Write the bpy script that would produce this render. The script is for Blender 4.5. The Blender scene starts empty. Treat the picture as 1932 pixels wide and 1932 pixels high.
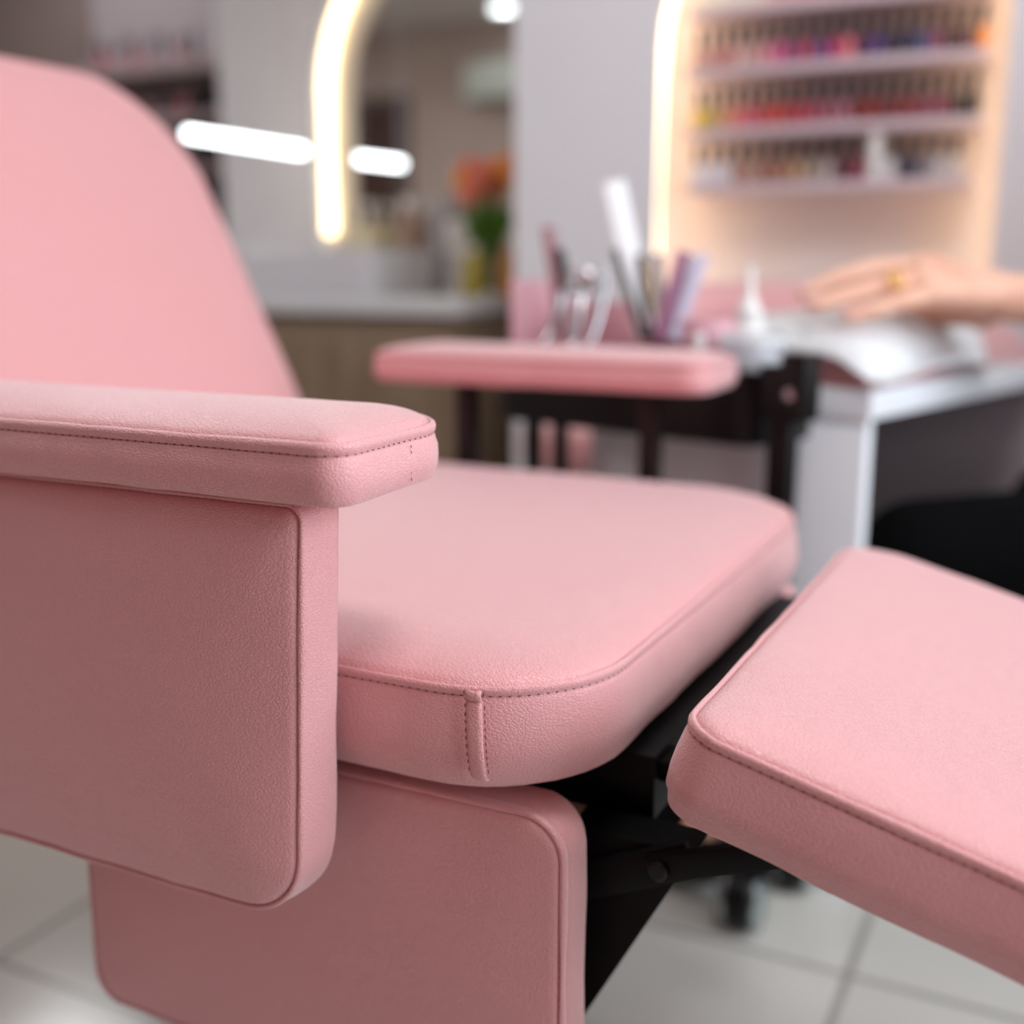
import bpy, bmesh, math, random
from mathutils import Vector, Matrix, noise
random.seed(7)
sc = bpy.context.scene
COL = sc.collection
R = math.radians
V = Vector

# ------------------------------------------------------------------ camera
F = 2200.0; PITCH = 0.208733; YAW = 0.462019; CAMZ = 0.80
cam_d = bpy.data.cameras.new('camera')
cam = bpy.data.objects.new('camera', cam_d); COL.objects.link(cam)
cam.location = (0, 0, CAMZ)
cam.rotation_euler = (math.pi/2 - PITCH, 0, YAW)
cam_d.sensor_fit = 'HORIZONTAL'; cam_d.sensor_width = 36.0
cam_d.lens = F / 1932 * 36.0
cam_d.clip_start = 0.02
cam_d.dof.use_dof = True
cam_d.dof.focus_distance = 0.63
cam_d.dof.aperture_fstop = cam_d.lens / 17.0
sc.camera = cam

# ------------------------------------------------------------------ world, light, exposure
sc.view_settings.view_transform = 'Standard'
sc.view_settings.look = 'None'
sc.view_settings.gamma = 1.0
sc.view_settings.exposure = 0.05
w = bpy.data.worlds.new('daylight'); sc.world = w; w.use_nodes = True
w.node_tree.nodes['Background'].inputs[0].default_value = (0.80, 0.88, 1.0, 1)
w.node_tree.nodes['Background'].inputs[1].default_value = 0.6


def area(name, loc, rot, sx, sy, power, col, shape='RECTANGLE', spread=180):
    l = bpy.data.lights.new(name, 'AREA'); l.shape = shape
    l.size = sx; l.size_y = sy; l.energy = power; l.color = col; l.spread = R(spread)
    o = bpy.data.objects.new(name, l); COL.objects.link(o)
    o.location = loc; o.rotation_euler = rot
    return o


# daylight coming in through the window of the right-hand wall
area('window_daylight', (1.90, 0.72, 1.55), (0, R(90), 0), 1.5, 2.3, 58, (0.85, 0.95, 1.03))
# ceiling panels added out of view as fill light
CEIL = 2.45
FILL_PANELS = [(0.12, 0.64, 15), (-1.9, 0.9, 4), (-3.5, 2.95, 13), (-4.2, 0.0, 26)]
for px, py, pw in FILL_PANELS:
    area('ceiling_fill_light', (px, py, CEIL - 0.04), (0, 0, 0), 0.55, 0.55, pw, (0.95, 0.98, 1.0))

# ------------------------------------------------------------------ helpers
HD = V((-math.sin(YAW), math.cos(YAW), 0)); RT = V((math.cos(YAW), math.sin(YAW), 0)); UZ = V((0, 0, 1))
FW = HD*math.cos(PITCH) - UZ*math.sin(PITCH); UP = HD*math.sin(PITCH) + UZ*math.cos(PITCH)


def at(x, y, d):
    return V((0, 0, CAMZ)) + (FW + RT*((x-966)/F) - UP*((y-966)/F))*d


def s2l(c):
    c = c/255.0
    return c/12.92 if c <= 0.04045 else ((c+0.055)/1.055)**2.4


def hexl(h):
    return tuple(s2l(int(h[i:i+2], 16)) for i in (0, 2, 4)) + (1,)


def mat(name, col, rough=0.5, metal=0.0, spec=0.5, emit=None, es=0, trans=0, ior=1.45, coat=0, alpha=1):
    m = bpy.data.materials.new(name); m.use_nodes = True
    b = m.node_tree.nodes['Principled BSDF']
    c = hexl(col) if isinstance(col, str) else tuple(col) + (1,)
    b.inputs['Base Color'].default_value = c
    b.inputs['Roughness'].default_value = rough
    b.inputs['Metallic'].default_value = metal
    b.inputs['Specular IOR Level'].default_value = spec
    b.inputs['Transmission Weight'].default_value = trans
    b.inputs['IOR'].default_value = ior
    b.inputs['Coat Weight'].default_value = coat
    b.inputs['Alpha'].default_value = alpha
    if emit:
        b.inputs['Emission Color'].default_value = tuple(emit) + (1,)
        b.inputs['Emission Strength'].default_value = es
    m['bsdf'] = 1
    return m


def nd(m, t, **kw):
    n = m.node_tree.nodes.new(t)
    for k, v in kw.items():
        setattr(n, k, v)
    return n


def lk(m, a, b):
    m.node_tree.links.new(a, b)


def bsdf(m):
    return m.node_tree.nodes['Principled BSDF']


def noisy(m, c1, c2, scale=6, detail=4, stretch=(1, 1, 1), bump=0.0, bscale=None, bdist=0.001):
    tc = nd(m, 'ShaderNodeTexCoord'); mp = nd(m, 'ShaderNodeMapping')
    mp.inputs['Scale'].default_value = stretch
    lk(m, tc.outputs['Object'], mp.inputs['Vector'])
    n = nd(m, 'ShaderNodeTexNoise'); n.inputs['Scale'].default_value = scale; n.inputs['Detail'].default_value = detail
    lk(m, mp.outputs[0], n.inputs['Vector'])
    r = nd(m, 'ShaderNodeValToRGB')
    r.color_ramp.elements[0].position = 0.3; r.color_ramp.elements[1].position = 0.7
    r.color_ramp.elements[0].color = hexl(c1); r.color_ramp.elements[1].color = hexl(c2)
    lk(m, n.outputs['Fac'], r.inputs[0]); lk(m, r.outputs[0], bsdf(m).inputs['Base Color'])
    if bump:
        n2 = nd(m, 'ShaderNodeTexNoise'); n2.inputs['Scale'].default_value = bscale or scale*6
        lk(m, mp.outputs[0], n2.inputs['Vector'])
        bp = nd(m, 'ShaderNodeBump'); bp.inputs['Strength'].default_value = bump; bp.inputs['Distance'].default_value = bdist
        lk(m, n2.outputs['Fac'], bp.inputs['Height']); lk(m, bp.outputs[0], bsdf(m).inputs['Normal'])
    return m


def leather(name, col, grain=1.0):
    m = mat(name, col, rough=0.42, spec=0.75)
    bsdf(m).inputs['Sheen Weight'].default_value = 0.6
    bsdf(m).inputs['Sheen Roughness'].default_value = 0.45
    tc = nd(m, 'ShaderNodeTexCoord')
    # warp the coordinates so that the pebbles run in wandering, slightly drawn-out rows
    nw = nd(m, 'ShaderNodeTexNoise'); nw.inputs['Scale'].default_value = 38; nw.inputs['Detail'].default_value = 3
    lk(m, tc.outputs['Object'], nw.inputs['Vector'])
    sb = nd(m, 'ShaderNodeVectorMath', operation='SUBTRACT'); sb.inputs[1].default_value = (0.5, 0.5, 0.5)
    lk(m, nw.outputs['Color'], sb.inputs[0])
    scv = nd(m, 'ShaderNodeVectorMath', operation='SCALE'); scv.inputs['Scale'].default_value = 0.007
    lk(m, sb.outputs[0], scv.inputs[0])
    ad = nd(m, 'ShaderNodeVectorMath', operation='ADD')
    lk(m, tc.outputs['Object'], ad.inputs[0]); lk(m, scv.outputs[0], ad.inputs[1])
    mp = nd(m, 'ShaderNodeMapping'); mp.inputs['Scale'].default_value = (0.62, 1.0, 1.15); mp.inputs['Rotation'].default_value = (0.2, 0.35, 0.5)
    lk(m, ad.outputs[0], mp.inputs['Vector'])
    vo = nd(m, 'ShaderNodeTexVoronoi', feature='DISTANCE_TO_EDGE'); vo.inputs['Scale'].default_value = 500*grain
    lk(m, mp.outputs[0], vo.inputs['Vector'])
    mr = nd(m, 'ShaderNodeMapRange'); mr.interpolation_type = 'SMOOTHSTEP'
    mr.inputs['From Min'].default_value = 0.0; mr.inputs['From Max'].default_value = 0.22
    lk(m, vo.outputs['Distance'], mr.inputs['Value'])
    # fine pores and slow wrinkles
    n2 = nd(m, 'ShaderNodeTexNoise'); n2.inputs['Scale'].default_value = 900; n2.inputs['Detail'].default_value = 2
    lk(m, tc.outputs['Object'], n2.inputs['Vector'])
    mp3 = nd(m, 'ShaderNodeMapping'); mp3.inputs['Scale'].default_value = (0.35, 1.0, 1.4); mp3.inputs['Rotation'].default_value = (0.0, 0.25, 0.6)
    lk(m, ad.outputs[0], mp3.inputs['Vector'])
    n3 = nd(m, 'ShaderNodeTexNoise'); n3.inputs['Scale'].default_value = 170; n3.inputs['Detail'].default_value = 3
    lk(m, mp3.outputs[0], n3.inputs['Vector'])
    a1 = nd(m, 'ShaderNodeMath', operation='MULTIPLY'); a1.inputs[1].default_value = 0.25
    lk(m, n2.outputs['Fac'], a1.inputs[0])
    a2 = nd(m, 'ShaderNodeMath', operation='MULTIPLY_ADD'); a2.inputs[1].default_value = 0.7
    lk(m, n3.outputs['Fac'], a2.inputs[0]); lk(m, a1.outputs[0], a2.inputs[2])
    a3 = nd(m, 'ShaderNodeMath', operation='ADD')
    lk(m, mr.outputs[0], a3.inputs[0]); lk(m, a2.outputs[0], a3.inputs[1])
    bp = nd(m, 'ShaderNodeBump'); bp.inputs['Strength'].default_value = 0.5; bp.inputs['Distance'].default_value = 0.0005
    lk(m, a3.outputs[0], bp.inputs['Height']); lk(m, bp.outputs[0], bsdf(m).inputs['Normal'])
    return m


PINK = (0.735, 0.335, 0.342)
M = {}
M['pink'] = leather('pink leatherette', PINK)
M['pinkplain'] = mat('pink vinyl', PINK, 0.5)
M['thread'] = mat('dusty rose thread', '6c363a', 0.8, spec=0.2)
M['seam'] = mat('seam shadow line thread', '9c5a5e', 0.8, spec=0.2)
M['black'] = noisy(mat('black powder coated steel', '0e0e10', 0.5, spec=0.2), '050506', '0a0a0b', 40, bump=0.1, bdist=0.0005)
M['blackpl'] = mat('black plastic', '060607', 0.42, spec=0.35)
M['darkpost'] = mat('black brown steel', '140a0c', 0.4)
M['chrome'] = mat('chrome', 'd8d8dc', 0.18, metal=1)
M['hub'] = mat('grey steel cap', 'b4c0c2', 0.3, metal=1)
M['bright'] = mat('mirror bright chrome', 'f0f0f4', 0.04, metal=1)
M['steel'] = mat('polished steel', 'c4c4ca', 0.22, metal=1)
M['white'] = mat('white lacquer', 'f4f5fa', 0.4)
M['whitepl'] = mat('white plastic', 'ecebe8', 0.35)
M['towel'] = noisy(mat('white terry', 'dededf', 0.95, spec=0.1), 'dadadc', 'e2e2e4', 90, bump=0.6, bscale=500, bdist=0.002)
M['wall'] = noisy(mat('grey white paint', 'dcdadd', 0.85, spec=0.2), 'dad8db', 'dedcdf', 3)
M['wall2'] = noisy(mat('bright grey white paint', 'ebeaee', 0.85, spec=0.2), 'e9e8ec', 'edecf0', 3)
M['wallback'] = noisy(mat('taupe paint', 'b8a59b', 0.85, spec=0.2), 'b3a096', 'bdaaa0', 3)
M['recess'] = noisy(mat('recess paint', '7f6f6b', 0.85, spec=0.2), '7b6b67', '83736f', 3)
M['rose'] = noisy(mat('rose fill paint', 'a2423a', 0.85, spec=0.2), '9e3e36', 'a6463e', 3)  # made-up colour of the unseen wall, warms the fill light
M['ceil'] = mat('ceiling paint', 'cfcac4', 0.9, spec=0.2)
M['niche'] = mat('niche paint', 'e6d9d9', 0.8, spec=0.2)
M['shelf'] = mat('lilac white shelf', 'd3c2cb', 0.5)
M['taupe'] = mat('shaded white lacquer', '8c8083', 0.6)  # white lacquer with the kneehole shade put into its colour
M['wood'] = noisy(mat('grey brown oak veneer', '8a7460', 0.55), '76624f', '94806a', 5, 6, (9, 9, 0.9), bump=0.1, bdist=0.0005)
M['stone'] = mat('white solid worktop', 'd6d6d8', 0.35)
M['ceramic'] = mat('white ceramic', 'd8d6da', 0.15, coat=0.3)
M['led'] = mat('warm light strip', 'fff0d0', 0.4, emit=(1.0, 0.76, 0.44), es=5.0)
M['ledniche'] = mat('warm niche strip', 'fff0d0', 0.4, emit=(1.0, 0.80, 0.51), es=4.0)
M['tube'] = mat('cool white tube', 'ffffff', 0.4, emit=(0.90, 0.97, 1.0), es=8)
M['panel'] = mat('lamp diffuser', 'ffffff', 0.4, emit=(0.92, 1.0, 1.0), es=16)
M['mirror'] = mat('mirror silver', 'f2f2f2', 0.0, metal=1)
M['bezel'] = mat('frosted mirror edge', 'cfc8bb', 0.35)
M['glass'] = mat('clear glass', 'ffffff', 0.03, trans=1, ior=1.45)
M['clearpl'] = mat('clear plastic', 'f3f4f8', 0.12, trans=0.75, ior=1.3)
M['amber'] = mat('amber glass', 'e09a3a', 0.2, trans=0.4)
M['soap'] = mat('olive soap', 'b8a94a', 0.25, trans=0.2)
M['skin'] = noisy(mat('skin', 'e8b59c', 0.5, spec=0.4), 'e4ad94', 'ecbda6', 30)
bsdf(M['skin']).inputs['Subsurface Weight'].default_value = 0.12
bsdf(M['skin']).inputs['Subsurface Radius'].default_value = (0.012, 0.005, 0.003)
M['nail'] = mat('pale pink nail', 'efc0b8', 0.15, coat=0.6)
M['gold'] = mat('gold', 'ffd98a', 0.3, metal=1)
M['trouser'] = noisy(mat('black trousers', '07070a', 0.9, spec=0.1), '030304', '060608', 60)
M['shirt'] = mat('dark blouse', '17171c', 0.9)
M['hair'] = mat('dark brown hair', '1d120d', 0.6)
M['acryl'] = mat('pink acrylic', 'e2aeb8', 0.3)
M['door'] = noisy(mat('dark brown door', '4a342e', 0.5), '442f29', '523a33', 6, 4, (8, 8, 0.8))
M['doorfr'] = mat('door frame', '6d5f5a', 0.6)
M['tulip'] = mat('salmon petals', 'e8806a', 0.6)
M['tulip2'] = mat('orange petals', 'f09a48', 0.6)
M['leaf'] = mat('green leaves', '4e7a1c', 0.6)
M['shelfdark'] = mat('mauve shelf board', '8d7a7c', 0.6)
M['shelfback'] = mat('grey shelf back', '9c9094', 0.8)
M['cap'] = mat('black bottle cap', '1a1416', 0.4)


def floor_mat():
    m = mat('beige floor tile', 'b0aaa2', 0.16, spec=0.5)
    tc = nd(m, 'ShaderNodeTexCoord'); mp = nd(m, 'ShaderNodeMapping')
    mp.inputs['Location'].default_value = (0.19, -1.249, 0)
    lk(m, tc.outputs['Object'], mp.inputs['Vector'])
    br = nd(m, 'ShaderNodeTexBrick'); br.offset = 0.0; br.squash = 1.0
    br.inputs['Scale'].default_value = 1.0
    br.inputs['Brick Width'].default_value = 0.452; br.inputs['Row Height'].default_value = 0.418
    br.inputs['Mortar Size'].default_value = 0.006; br.inputs['Mortar Smooth'].default_value = 0.3
    br.inputs['Color1'].default_value = hexl('c6c2bb'); br.inputs['Color2'].default_value = hexl('cac6bf')
    br.inputs['Mortar'].default_value = hexl('9a9690')
    lk(m, mp.outputs[0], br.inputs['Vector'])
    lk(m, br.outputs['Color'], bsdf(m).inputs['Base Color'])
    return m


M['floor'] = floor_mat()


def newbm():
    return bmesh.new()


def link_mesh(name, bm, m, sharp=38):
    bmesh.ops.recalc_face_normals(bm, faces=bm.faces[:])
    me = bpy.data.meshes.new(name); bm.to_mesh(me); bm.free()
    for p in me.polygons:
        p.use_smooth = True
    me.set_sharp_from_angle(angle=R(sharp))
    if m is not None:
        me.materials.append(m)
    o = bpy.data.objects.new(name, me); COL.objects.link(o)
    return o


def root_loc(o):
    v = V((0, 0, 0))
    while o is not None:
        v += o.location; o = o.parent
    return v


def part(name, bm, m, parent, label=None, sharp=38):
    """a mesh built in world coordinates, linked under parent"""
    off = root_loc(parent)
    bmesh.ops.translate(bm, verts=bm.verts[:], vec=-off)
    o = link_mesh(name, bm, m, sharp); o.parent = parent
    if label:
        o['label'] = label
    return o


def tag(o, label, cat, group=None, kind=None):
    o['label'] = label; o['category'] = cat
    if group:
        o['group'] = group
    if kind:
        o['kind'] = kind
    return o


def thing(name, label, cat, loc, group=None):
    o = bpy.data.objects.new(name, None); COL.objects.link(o)
    o.empty_display_size = 0.05; o.location = loc
    return tag(o, label, cat, group)


def solo(name, bm, m, label, cat, loc, group=None, sharp=38):
    bmesh.ops.translate(bm, verts=bm.verts[:], vec=-V(loc))
    o = link_mesh(name, bm, m, sharp); o.location = loc
    return tag(o, label, cat, group)


def struct(name, bm, m, parent=None):
    o = link_mesh(name, bm, m)
    o['kind'] = 'structure'
    if parent:
        o.parent = parent
    return o


IDM = lambda x, y, z: V((x, y, z))


def box(bm, x0, y0, z0, x1, y1, z1, fm=IDM, bev=0.0, seg=2):
    vs = [bm.verts.new((x, y, z)) for z in (z0, z1) for (x, y) in ((x0, y0), (x1, y0), (x1, y1), (x0, y1))]
    fs = []
    for q in ((3, 2, 1, 0), (4, 5, 6, 7), (0, 1, 5, 4), (1, 2, 6, 5), (2, 3, 7, 6), (3, 0, 4, 7)):
        fs.append(bm.faces.new([vs[i] for i in q]))
    allv = set(vs)
    if bev:
        es = set(e for f in fs for e in f.edges)
        r = bmesh.ops.bevel(bm, geom=list(es), offset=bev, segments=seg, affect='EDGES', profile=0.5)
        allv = set(v for v in r['verts']) | set(v for v in allv if v.is_valid)
        for f in r['faces']:
            allv |= set(f.verts)
    for v in allv:
        if v.is_valid:
            v.co = fm(*v.co)
    return bm


def ring_bridge(bm, rings, closed=True, cap0=True, cap1=True):
    n = len(rings[0])
    for a, b in zip(rings, rings[1:]):
        for i in range(n if closed else n-1):
            j = (i+1) % n
            bm.faces.new((a[i], a[j], b[j], b[i]))
    if cap0:
        bm.faces.new(list(reversed(rings[0])))
    if cap1:
        bm.faces.new(rings[-1])


def lathe(bm, prof, c=(0, 0, 0), n=20, fm=IDM, cap0=True, cap1=True):
    rings = []
    for r, z in prof:
        rings.append([bm.verts.new(fm(c[0]+r*math.cos(2*math.pi*i/n), c[1]+r*math.sin(2*math.pi*i/n), c[2]+z)) for i in range(n)])
    ring_bridge(bm, rings, True, cap0, cap1)
    return bm


def frame_of(d):
    d = d.normalized()
    u = V((0, 0, 1)) if abs(d.z) < 0.9 else V((1, 0, 0))
    s = d.cross(u).normalized(); t = s.cross(d).normalized()
    return d, s, t


def tube(bm, pts, r, n=10, caps=True):
    """round tube along pts; r a number or a list"""
    pts = [V(p) for p in pts]
    rs = r if isinstance(r, (list, tuple)) else [r]*len(pts)
    rings = []; ps = None
    for i, p in enumerate(pts):
        d = (pts[min(i+1, len(pts)-1)] - pts[max(i-1, 0)]).normalized()
        if ps is None:
            _, s, t = frame_of(d)
        else:
            s = (ps - d*ps.dot(d)).normalized(); t = d.cross(s).normalized()
        ps = s
        rings.append([bm.verts.new(p + (s*math.cos(2*math.pi*k/n) + t*math.sin(2*math.pi*k/n))*rs[i]) for k in range(n)])
    ring_bridge(bm, rings, True, caps, caps)
    return bm


def capsule(bm, p0, r0, p1, r1, n=16, h=5):
    p0 = V(p0); p1 = V(p1); d, s, t = frame_of(p1-p0)
    rings = []
    for k in range(h):
        a = math.pi/2*(1-k/h) if k else math.pi/2*0.98
        rings.append((p0 - d*r0*math.sin(a), r0*math.cos(a)))
    for k in range(h+1):
        a = math.pi/2*k/h if k < h else math.pi/2*0.98
        rings.append((p1 + d*r1*math.sin(a), r1*math.cos(a)))
    rv = [[bm.verts.new(c + (s*math.cos(2*math.pi*i/n)+t*math.sin(2*math.pi*i/n))*max(rr, 1e-5)) for i in range(n)] for c, rr in rings]
    ring_bridge(bm, rv)
    return bm


def ellipsoid(bm, c, rx, ry, rz, n=16, m=10, fm=None):
    c = V(c); rings = []
    for k in range(1, m):
        a = math.pi*k/m
        rings.append([bm.verts.new(c+V((rx*math.sin(a)*math.cos(2*math.pi*i/n), ry*math.sin(a)*math.sin(2*math.pi*i/n), -rz*math.cos(a)))) for i in range(n)])
    lo = bm.verts.new(c-V((0, 0, rz))); hi = bm.verts.new(c+V((0, 0, rz)))
    ring_bridge(bm, rings, True, False, False)
    for i in range(n):
        bm.faces.new((lo, rings[0][(i+1) % n], rings[0][i])); bm.faces.new((hi, rings[-1][i], rings[-1][(i+1) % n]))
    return bm


def stick(bm, p0, p1, wid, thick, face=None, bev=0.0):
    """flat bar from p0 to p1, its broad side turned towards `face`"""
    p0 = V(p0); p1 = V(p1); d = (p1-p0); L = d.length; d.normalize()
    f = V(face) if face else V((0.45, -0.9, 0))
    s = d.cross(f).normalized(); t = s.cross(d).normalized()
    box(bm, 0, -wid/2, -thick/2, L, wid/2, thick/2, lambda x, y, z: p0 + d*x + s*y + t*z, bev)
    return bm


# ---- upholstered pads -------------------------------------------------------
def outline(x0, y0, x1, y1, rad, d, nseg, counts):
    """rounded rectangle inset by d, counter-clockwise from the lower left corner"""
    X0, Y0, X1, Y1 = x0+d, y0+d, x1-d, y1-d
    lim = 0.45*min(X1-X0, Y1-Y0)
    rr = [max(r-d, min(0.0012+0.5*d, lim)) for r in rad]
    cs = [(X0+rr[0], Y0+rr[0], math.pi), (X1-rr[1], Y0+rr[1], 1.5*math.pi), (X1-rr[2], Y1-rr[2], 0), (X0+rr[3], Y1-rr[3], 0.5*math.pi)]
    pts = []
    for k, (cx, cy, a0) in enumerate(cs):
        arc = [(cx+rr[k]*math.cos(a0+math.pi/2*i/nseg), cy+rr[k]*math.sin(a0+math.pi/2*i/nseg)) for i in range(nseg+1)]
        pts += arc
        c2 = cs[(k+1) % 4]; r2 = rr[(k+1) % 4]
        nx = (c2[0]+r2*math.cos(c2[2]), c2[1]+r2*math.sin(c2[2]))
        for i in range(1, counts[k]):
            f = i/counts[k]
            pts.append((arc[-1][0]*(1-f)+nx[0]*f, arc[-1][1]*(1-f)+nx[1]*f))
    return pts


def pad_profile(h, puff, half, flap=True, rb=0.006, cw=0.017, bulge=0.0016):
    p = [(half*0.8, 0), (0.03 if half > 0.04 else half*0.6, 0), (rb*1.8, 0.0), (rb*0.8, 0.0006), (rb*0.25, rb*0.45), (0.0, rb*1.3), (-bulge*0.8, h*0.25), (-bulge, h*0.42), (-bulge*0.75, h*0.6)]
    if flap:
        p += [(0.0, h-0.0105), (0.0006, h-0.0080), (0.0017, h-0.0068), (0.0004, h-0.0058)]
    else:
        p += [(0.0, h-0.007)]
    p += [(0.0, h-0.0030), (0.0006, h-0.0012), (0.0018, h-0.0004), (0.0030, h-0.0010), (0.0036, h-0.0026), (0.0044, h-0.0008)]
    i_st = 11 if flap else None
    i_seam = len(p)-2
    for d in (0.0065, 0.0095, 0.014, 0.02, 0.028, 0.038, 0.05, 0.065, 0.085, 0.11, 0.14, 0.18, 0.23):
        if d < half*0.70:
            p.append((d, h + puff*(1-math.exp(-(d-0.004)/cw))*(0.86+0.14*min(1, d/half))))
    p.append((half*0.80, h + puff*(1-math.exp(-(half*0.80-0.004)/cw))*(0.86+0.14*0.80)))
    return p, i_st, i_seam


def pad(name, m, parent, rect, rad, h, puff, fm, flap=True, amp=(0.0011, 0.0004), step=0.009, nseg=12, rb=0.006, stitch=True, seamstitch=True, label=None, cw=0.017, bulge=0.0016):
    x0, y0, x1, y1 = rect
    half = min(x1-x0, y1-y0)/2
    prof, i_st, i_seam = pad_profile(h, puff, half, flap, rb, cw, bulge)
    L = [x1-x0-rad[0]-rad[1], y1-y0-rad[1]-rad[2], x1-x0-rad[2]-rad[3], y1-y0-rad[3]-rad[0]]
    counts = [max(1, int(l/step)) for l in L]
    bm = newbm(); rings = []
    for d, z in prof:
        rings.append([bm.verts.new(fm(px, py, z)) for px, py in outline(x0, y0, x1, y1, rad, d, nseg, counts)])
    ring_bridge(bm, rings)
    bmesh.ops.triangulate(bm, faces=[f for f in bm.faces if len(f.verts) > 4], ngon_method='BEAUTY')
    bmesh.ops.recalc_face_normals(bm, faces=bm.faces[:])
    bm.normal_update()
    nr = {v: v.normal.copy() for v in bm.verts}
    for (d, _), ring in zip(prof, rings):
        fade = max(0.0, 1.0 - max(0.0, d)/(half*0.62))
        for v in ring:
            p = v.co
            v.co = p + nr[v]*fade*(amp[0]*noise.noise(p*19.0) + amp[1]*noise.noise(p*55.0))
    st = []
    if flap and stitch:
        st.append(([v.co.copy() for v in rings[i_st]], [nr[v] for v in rings[i_st]], 0.0055, 0.0038, 0.00085))
    if seamstitch:
        st.append(([v.co.copy() for v in rings[i_seam]], [nr[v] for v in rings[i_seam]], 0.0050, 0.0046, 0.00040))
    o = part(name, bm, m, parent, label, sharp=80)
    if st:
        sb = newbm()
        for pts, ns, pitch, ln, r in st:
            add_stitches(sb, pts, ns, pitch, ln, r)
        part('stitching', sb, M['thread'], o, 'darker rose stitches along the seam')
    return o


def add_stitches(bm, pts, ns, pitch, ln, r, closed=True, lift=0.0):
    n = len(pts); acc = 0.0; nxt = pitch/2
    segs = n if closed else n-1
    for i in range(segs):
        a, b = pts[i], pts[(i+1) % n]; L = (b-a).length
        if L < 1e-6:
            continue
        d = (b-a)/L
        while nxt <= acc+L:
            t = nxt-acc; c = a + d*t; nn = ns[i]
            s = d.cross(nn).normalized()
            nxt += pitch*(1+0.06*random.uniform(-1, 1))
            c = c + nn*lift
            hl = ln/2*(1+0.1*random.uniform(-1, 1))
            vs = [bm.verts.new(c-d*hl-nn*r*0.6), bm.verts.new(c+d*hl-nn*r*0.6)]
            md = [bm.verts.new(c + s*r + nn*r*0.1), bm.verts.new(c+nn*r), bm.verts.new(c-s*r+nn*r*0.1), bm.verts.new(c-nn*r)]
            for k in range(4):
                bm.faces.new((vs[0], md[k], md[(k+1) % 4])); bm.faces.new((vs[1], md[(k+1) % 4], md[k]))
        acc += L


# ------------------------------------------------------------------ the room
X0, X1, YB = -5.6, 1.95, -2.0
YN, YM, YR = 2.20, 2.80, 3.80      # niche wall, mirror wall, recess wall
bm = newbm(); box(bm, X0-0.2, YB-0.2, -0.1, X1+0.2, YR+0.3, 0.0); struct('floor', bm, M['floor'])
bm = newbm(); box(bm, X0-0.2, YB-0.2, CEIL, X1+0.2, YR+0.3, CEIL+0.1); struct('ceiling', bm, M['ceil'])
bm = newbm(); box(bm, X0-0.15, YB-0.15, 0, -3.2, YB, CEIL); struct('wall_back', bm, M['wallback'])
# unseen wall, its rose colour made up to tint the fill light pink
bm = newbm(); box(bm, -3.2, YB-0.15, 0, X1+0.15, YB, CEIL); struct('wall_rose_fill', bm, M['rose'])
bm = newbm(); box(bm, X0-0.15, YB, 0, X0, YR+0.15, CEIL); struct('wall_left', bm, M['wallback'])
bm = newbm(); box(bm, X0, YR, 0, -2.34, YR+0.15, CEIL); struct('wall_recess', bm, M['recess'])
bm = newbm(); box(bm, -2.34, YM, 0, -1.09, YR+0.15, CEIL); struct('wall_mirror', bm, M['wall'])
# wall with the arched niche
NX0, NX1, NZ0, NR_ = -0.786, -0.176, 0.62, 0.305
NZS = 1.20; ND = 0.15; NCX = (NX0+NX1)/2


def arch_pts(cx, r, zs, z0, n=20):
    return [(cx-r, z0)] + [(cx-r*math.cos(math.pi*i/n), zs+r*math.sin(math.pi*i/n)) for i in range(n+1)] + [(cx+r, z0)]


bm = newbm()
LIP = 0.012
box(bm, -1.09, YN, 0, NX0, YN+LIP, CEIL); box(bm, NX1, YN, 0, X1+0.15, YN+LIP, CEIL); box(bm, NX0, YN, 0, NX1, YN+LIP, NZ0)
box(bm, -1.09, YN+LIP, 0, NX0-0.05, YM, CEIL); box(bm, NX1+0.05, YN+LIP, 0, X1+0.15, YM, CEIL); box(bm, NX0-0.05, YN+LIP, 0, NX1+0.05, YM, NZ0)
box(bm, NX0-0.05, YN+ND, NZ0, NX1+0.05, YM, CEIL)
ap = arch_pts(NCX, NR_, NZS, NZS)[1:-1]
for (xa, za), (xb, zb) in zip(ap, ap[1:]):
    q = [[bm.verts.new((x, y, z)) for (x, z) in ((xa, za), (xb, zb), (xb, CEIL), (xa, CEIL))] for y in (YN, YN+LIP)]
    bm.faces.new(q[0]); bm.faces.new(list(reversed(q[1]))); bm.faces.new((q[0][0], q[1][0], q[1][1], q[0][1]))
struct('wall_niche', bm, M['wall2'])
# the paint inside the niche, with its side returns
bm = newbm(); box(bm, NX0-0.049, YN+ND-0.004, NZ0, NX1+0.049, YN+ND, CEIL-0.4)
box(bm, NX0-0.05, YN+LIP, NZ0, NX0-0.046, YN+ND-0.004, CEIL-0.4); box(bm, NX1+0.046, YN+LIP, NZ0, NX1+0.05, YN+ND-0.004, CEIL-0.4)
struct('trim_1', bm, M['niche'])
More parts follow.
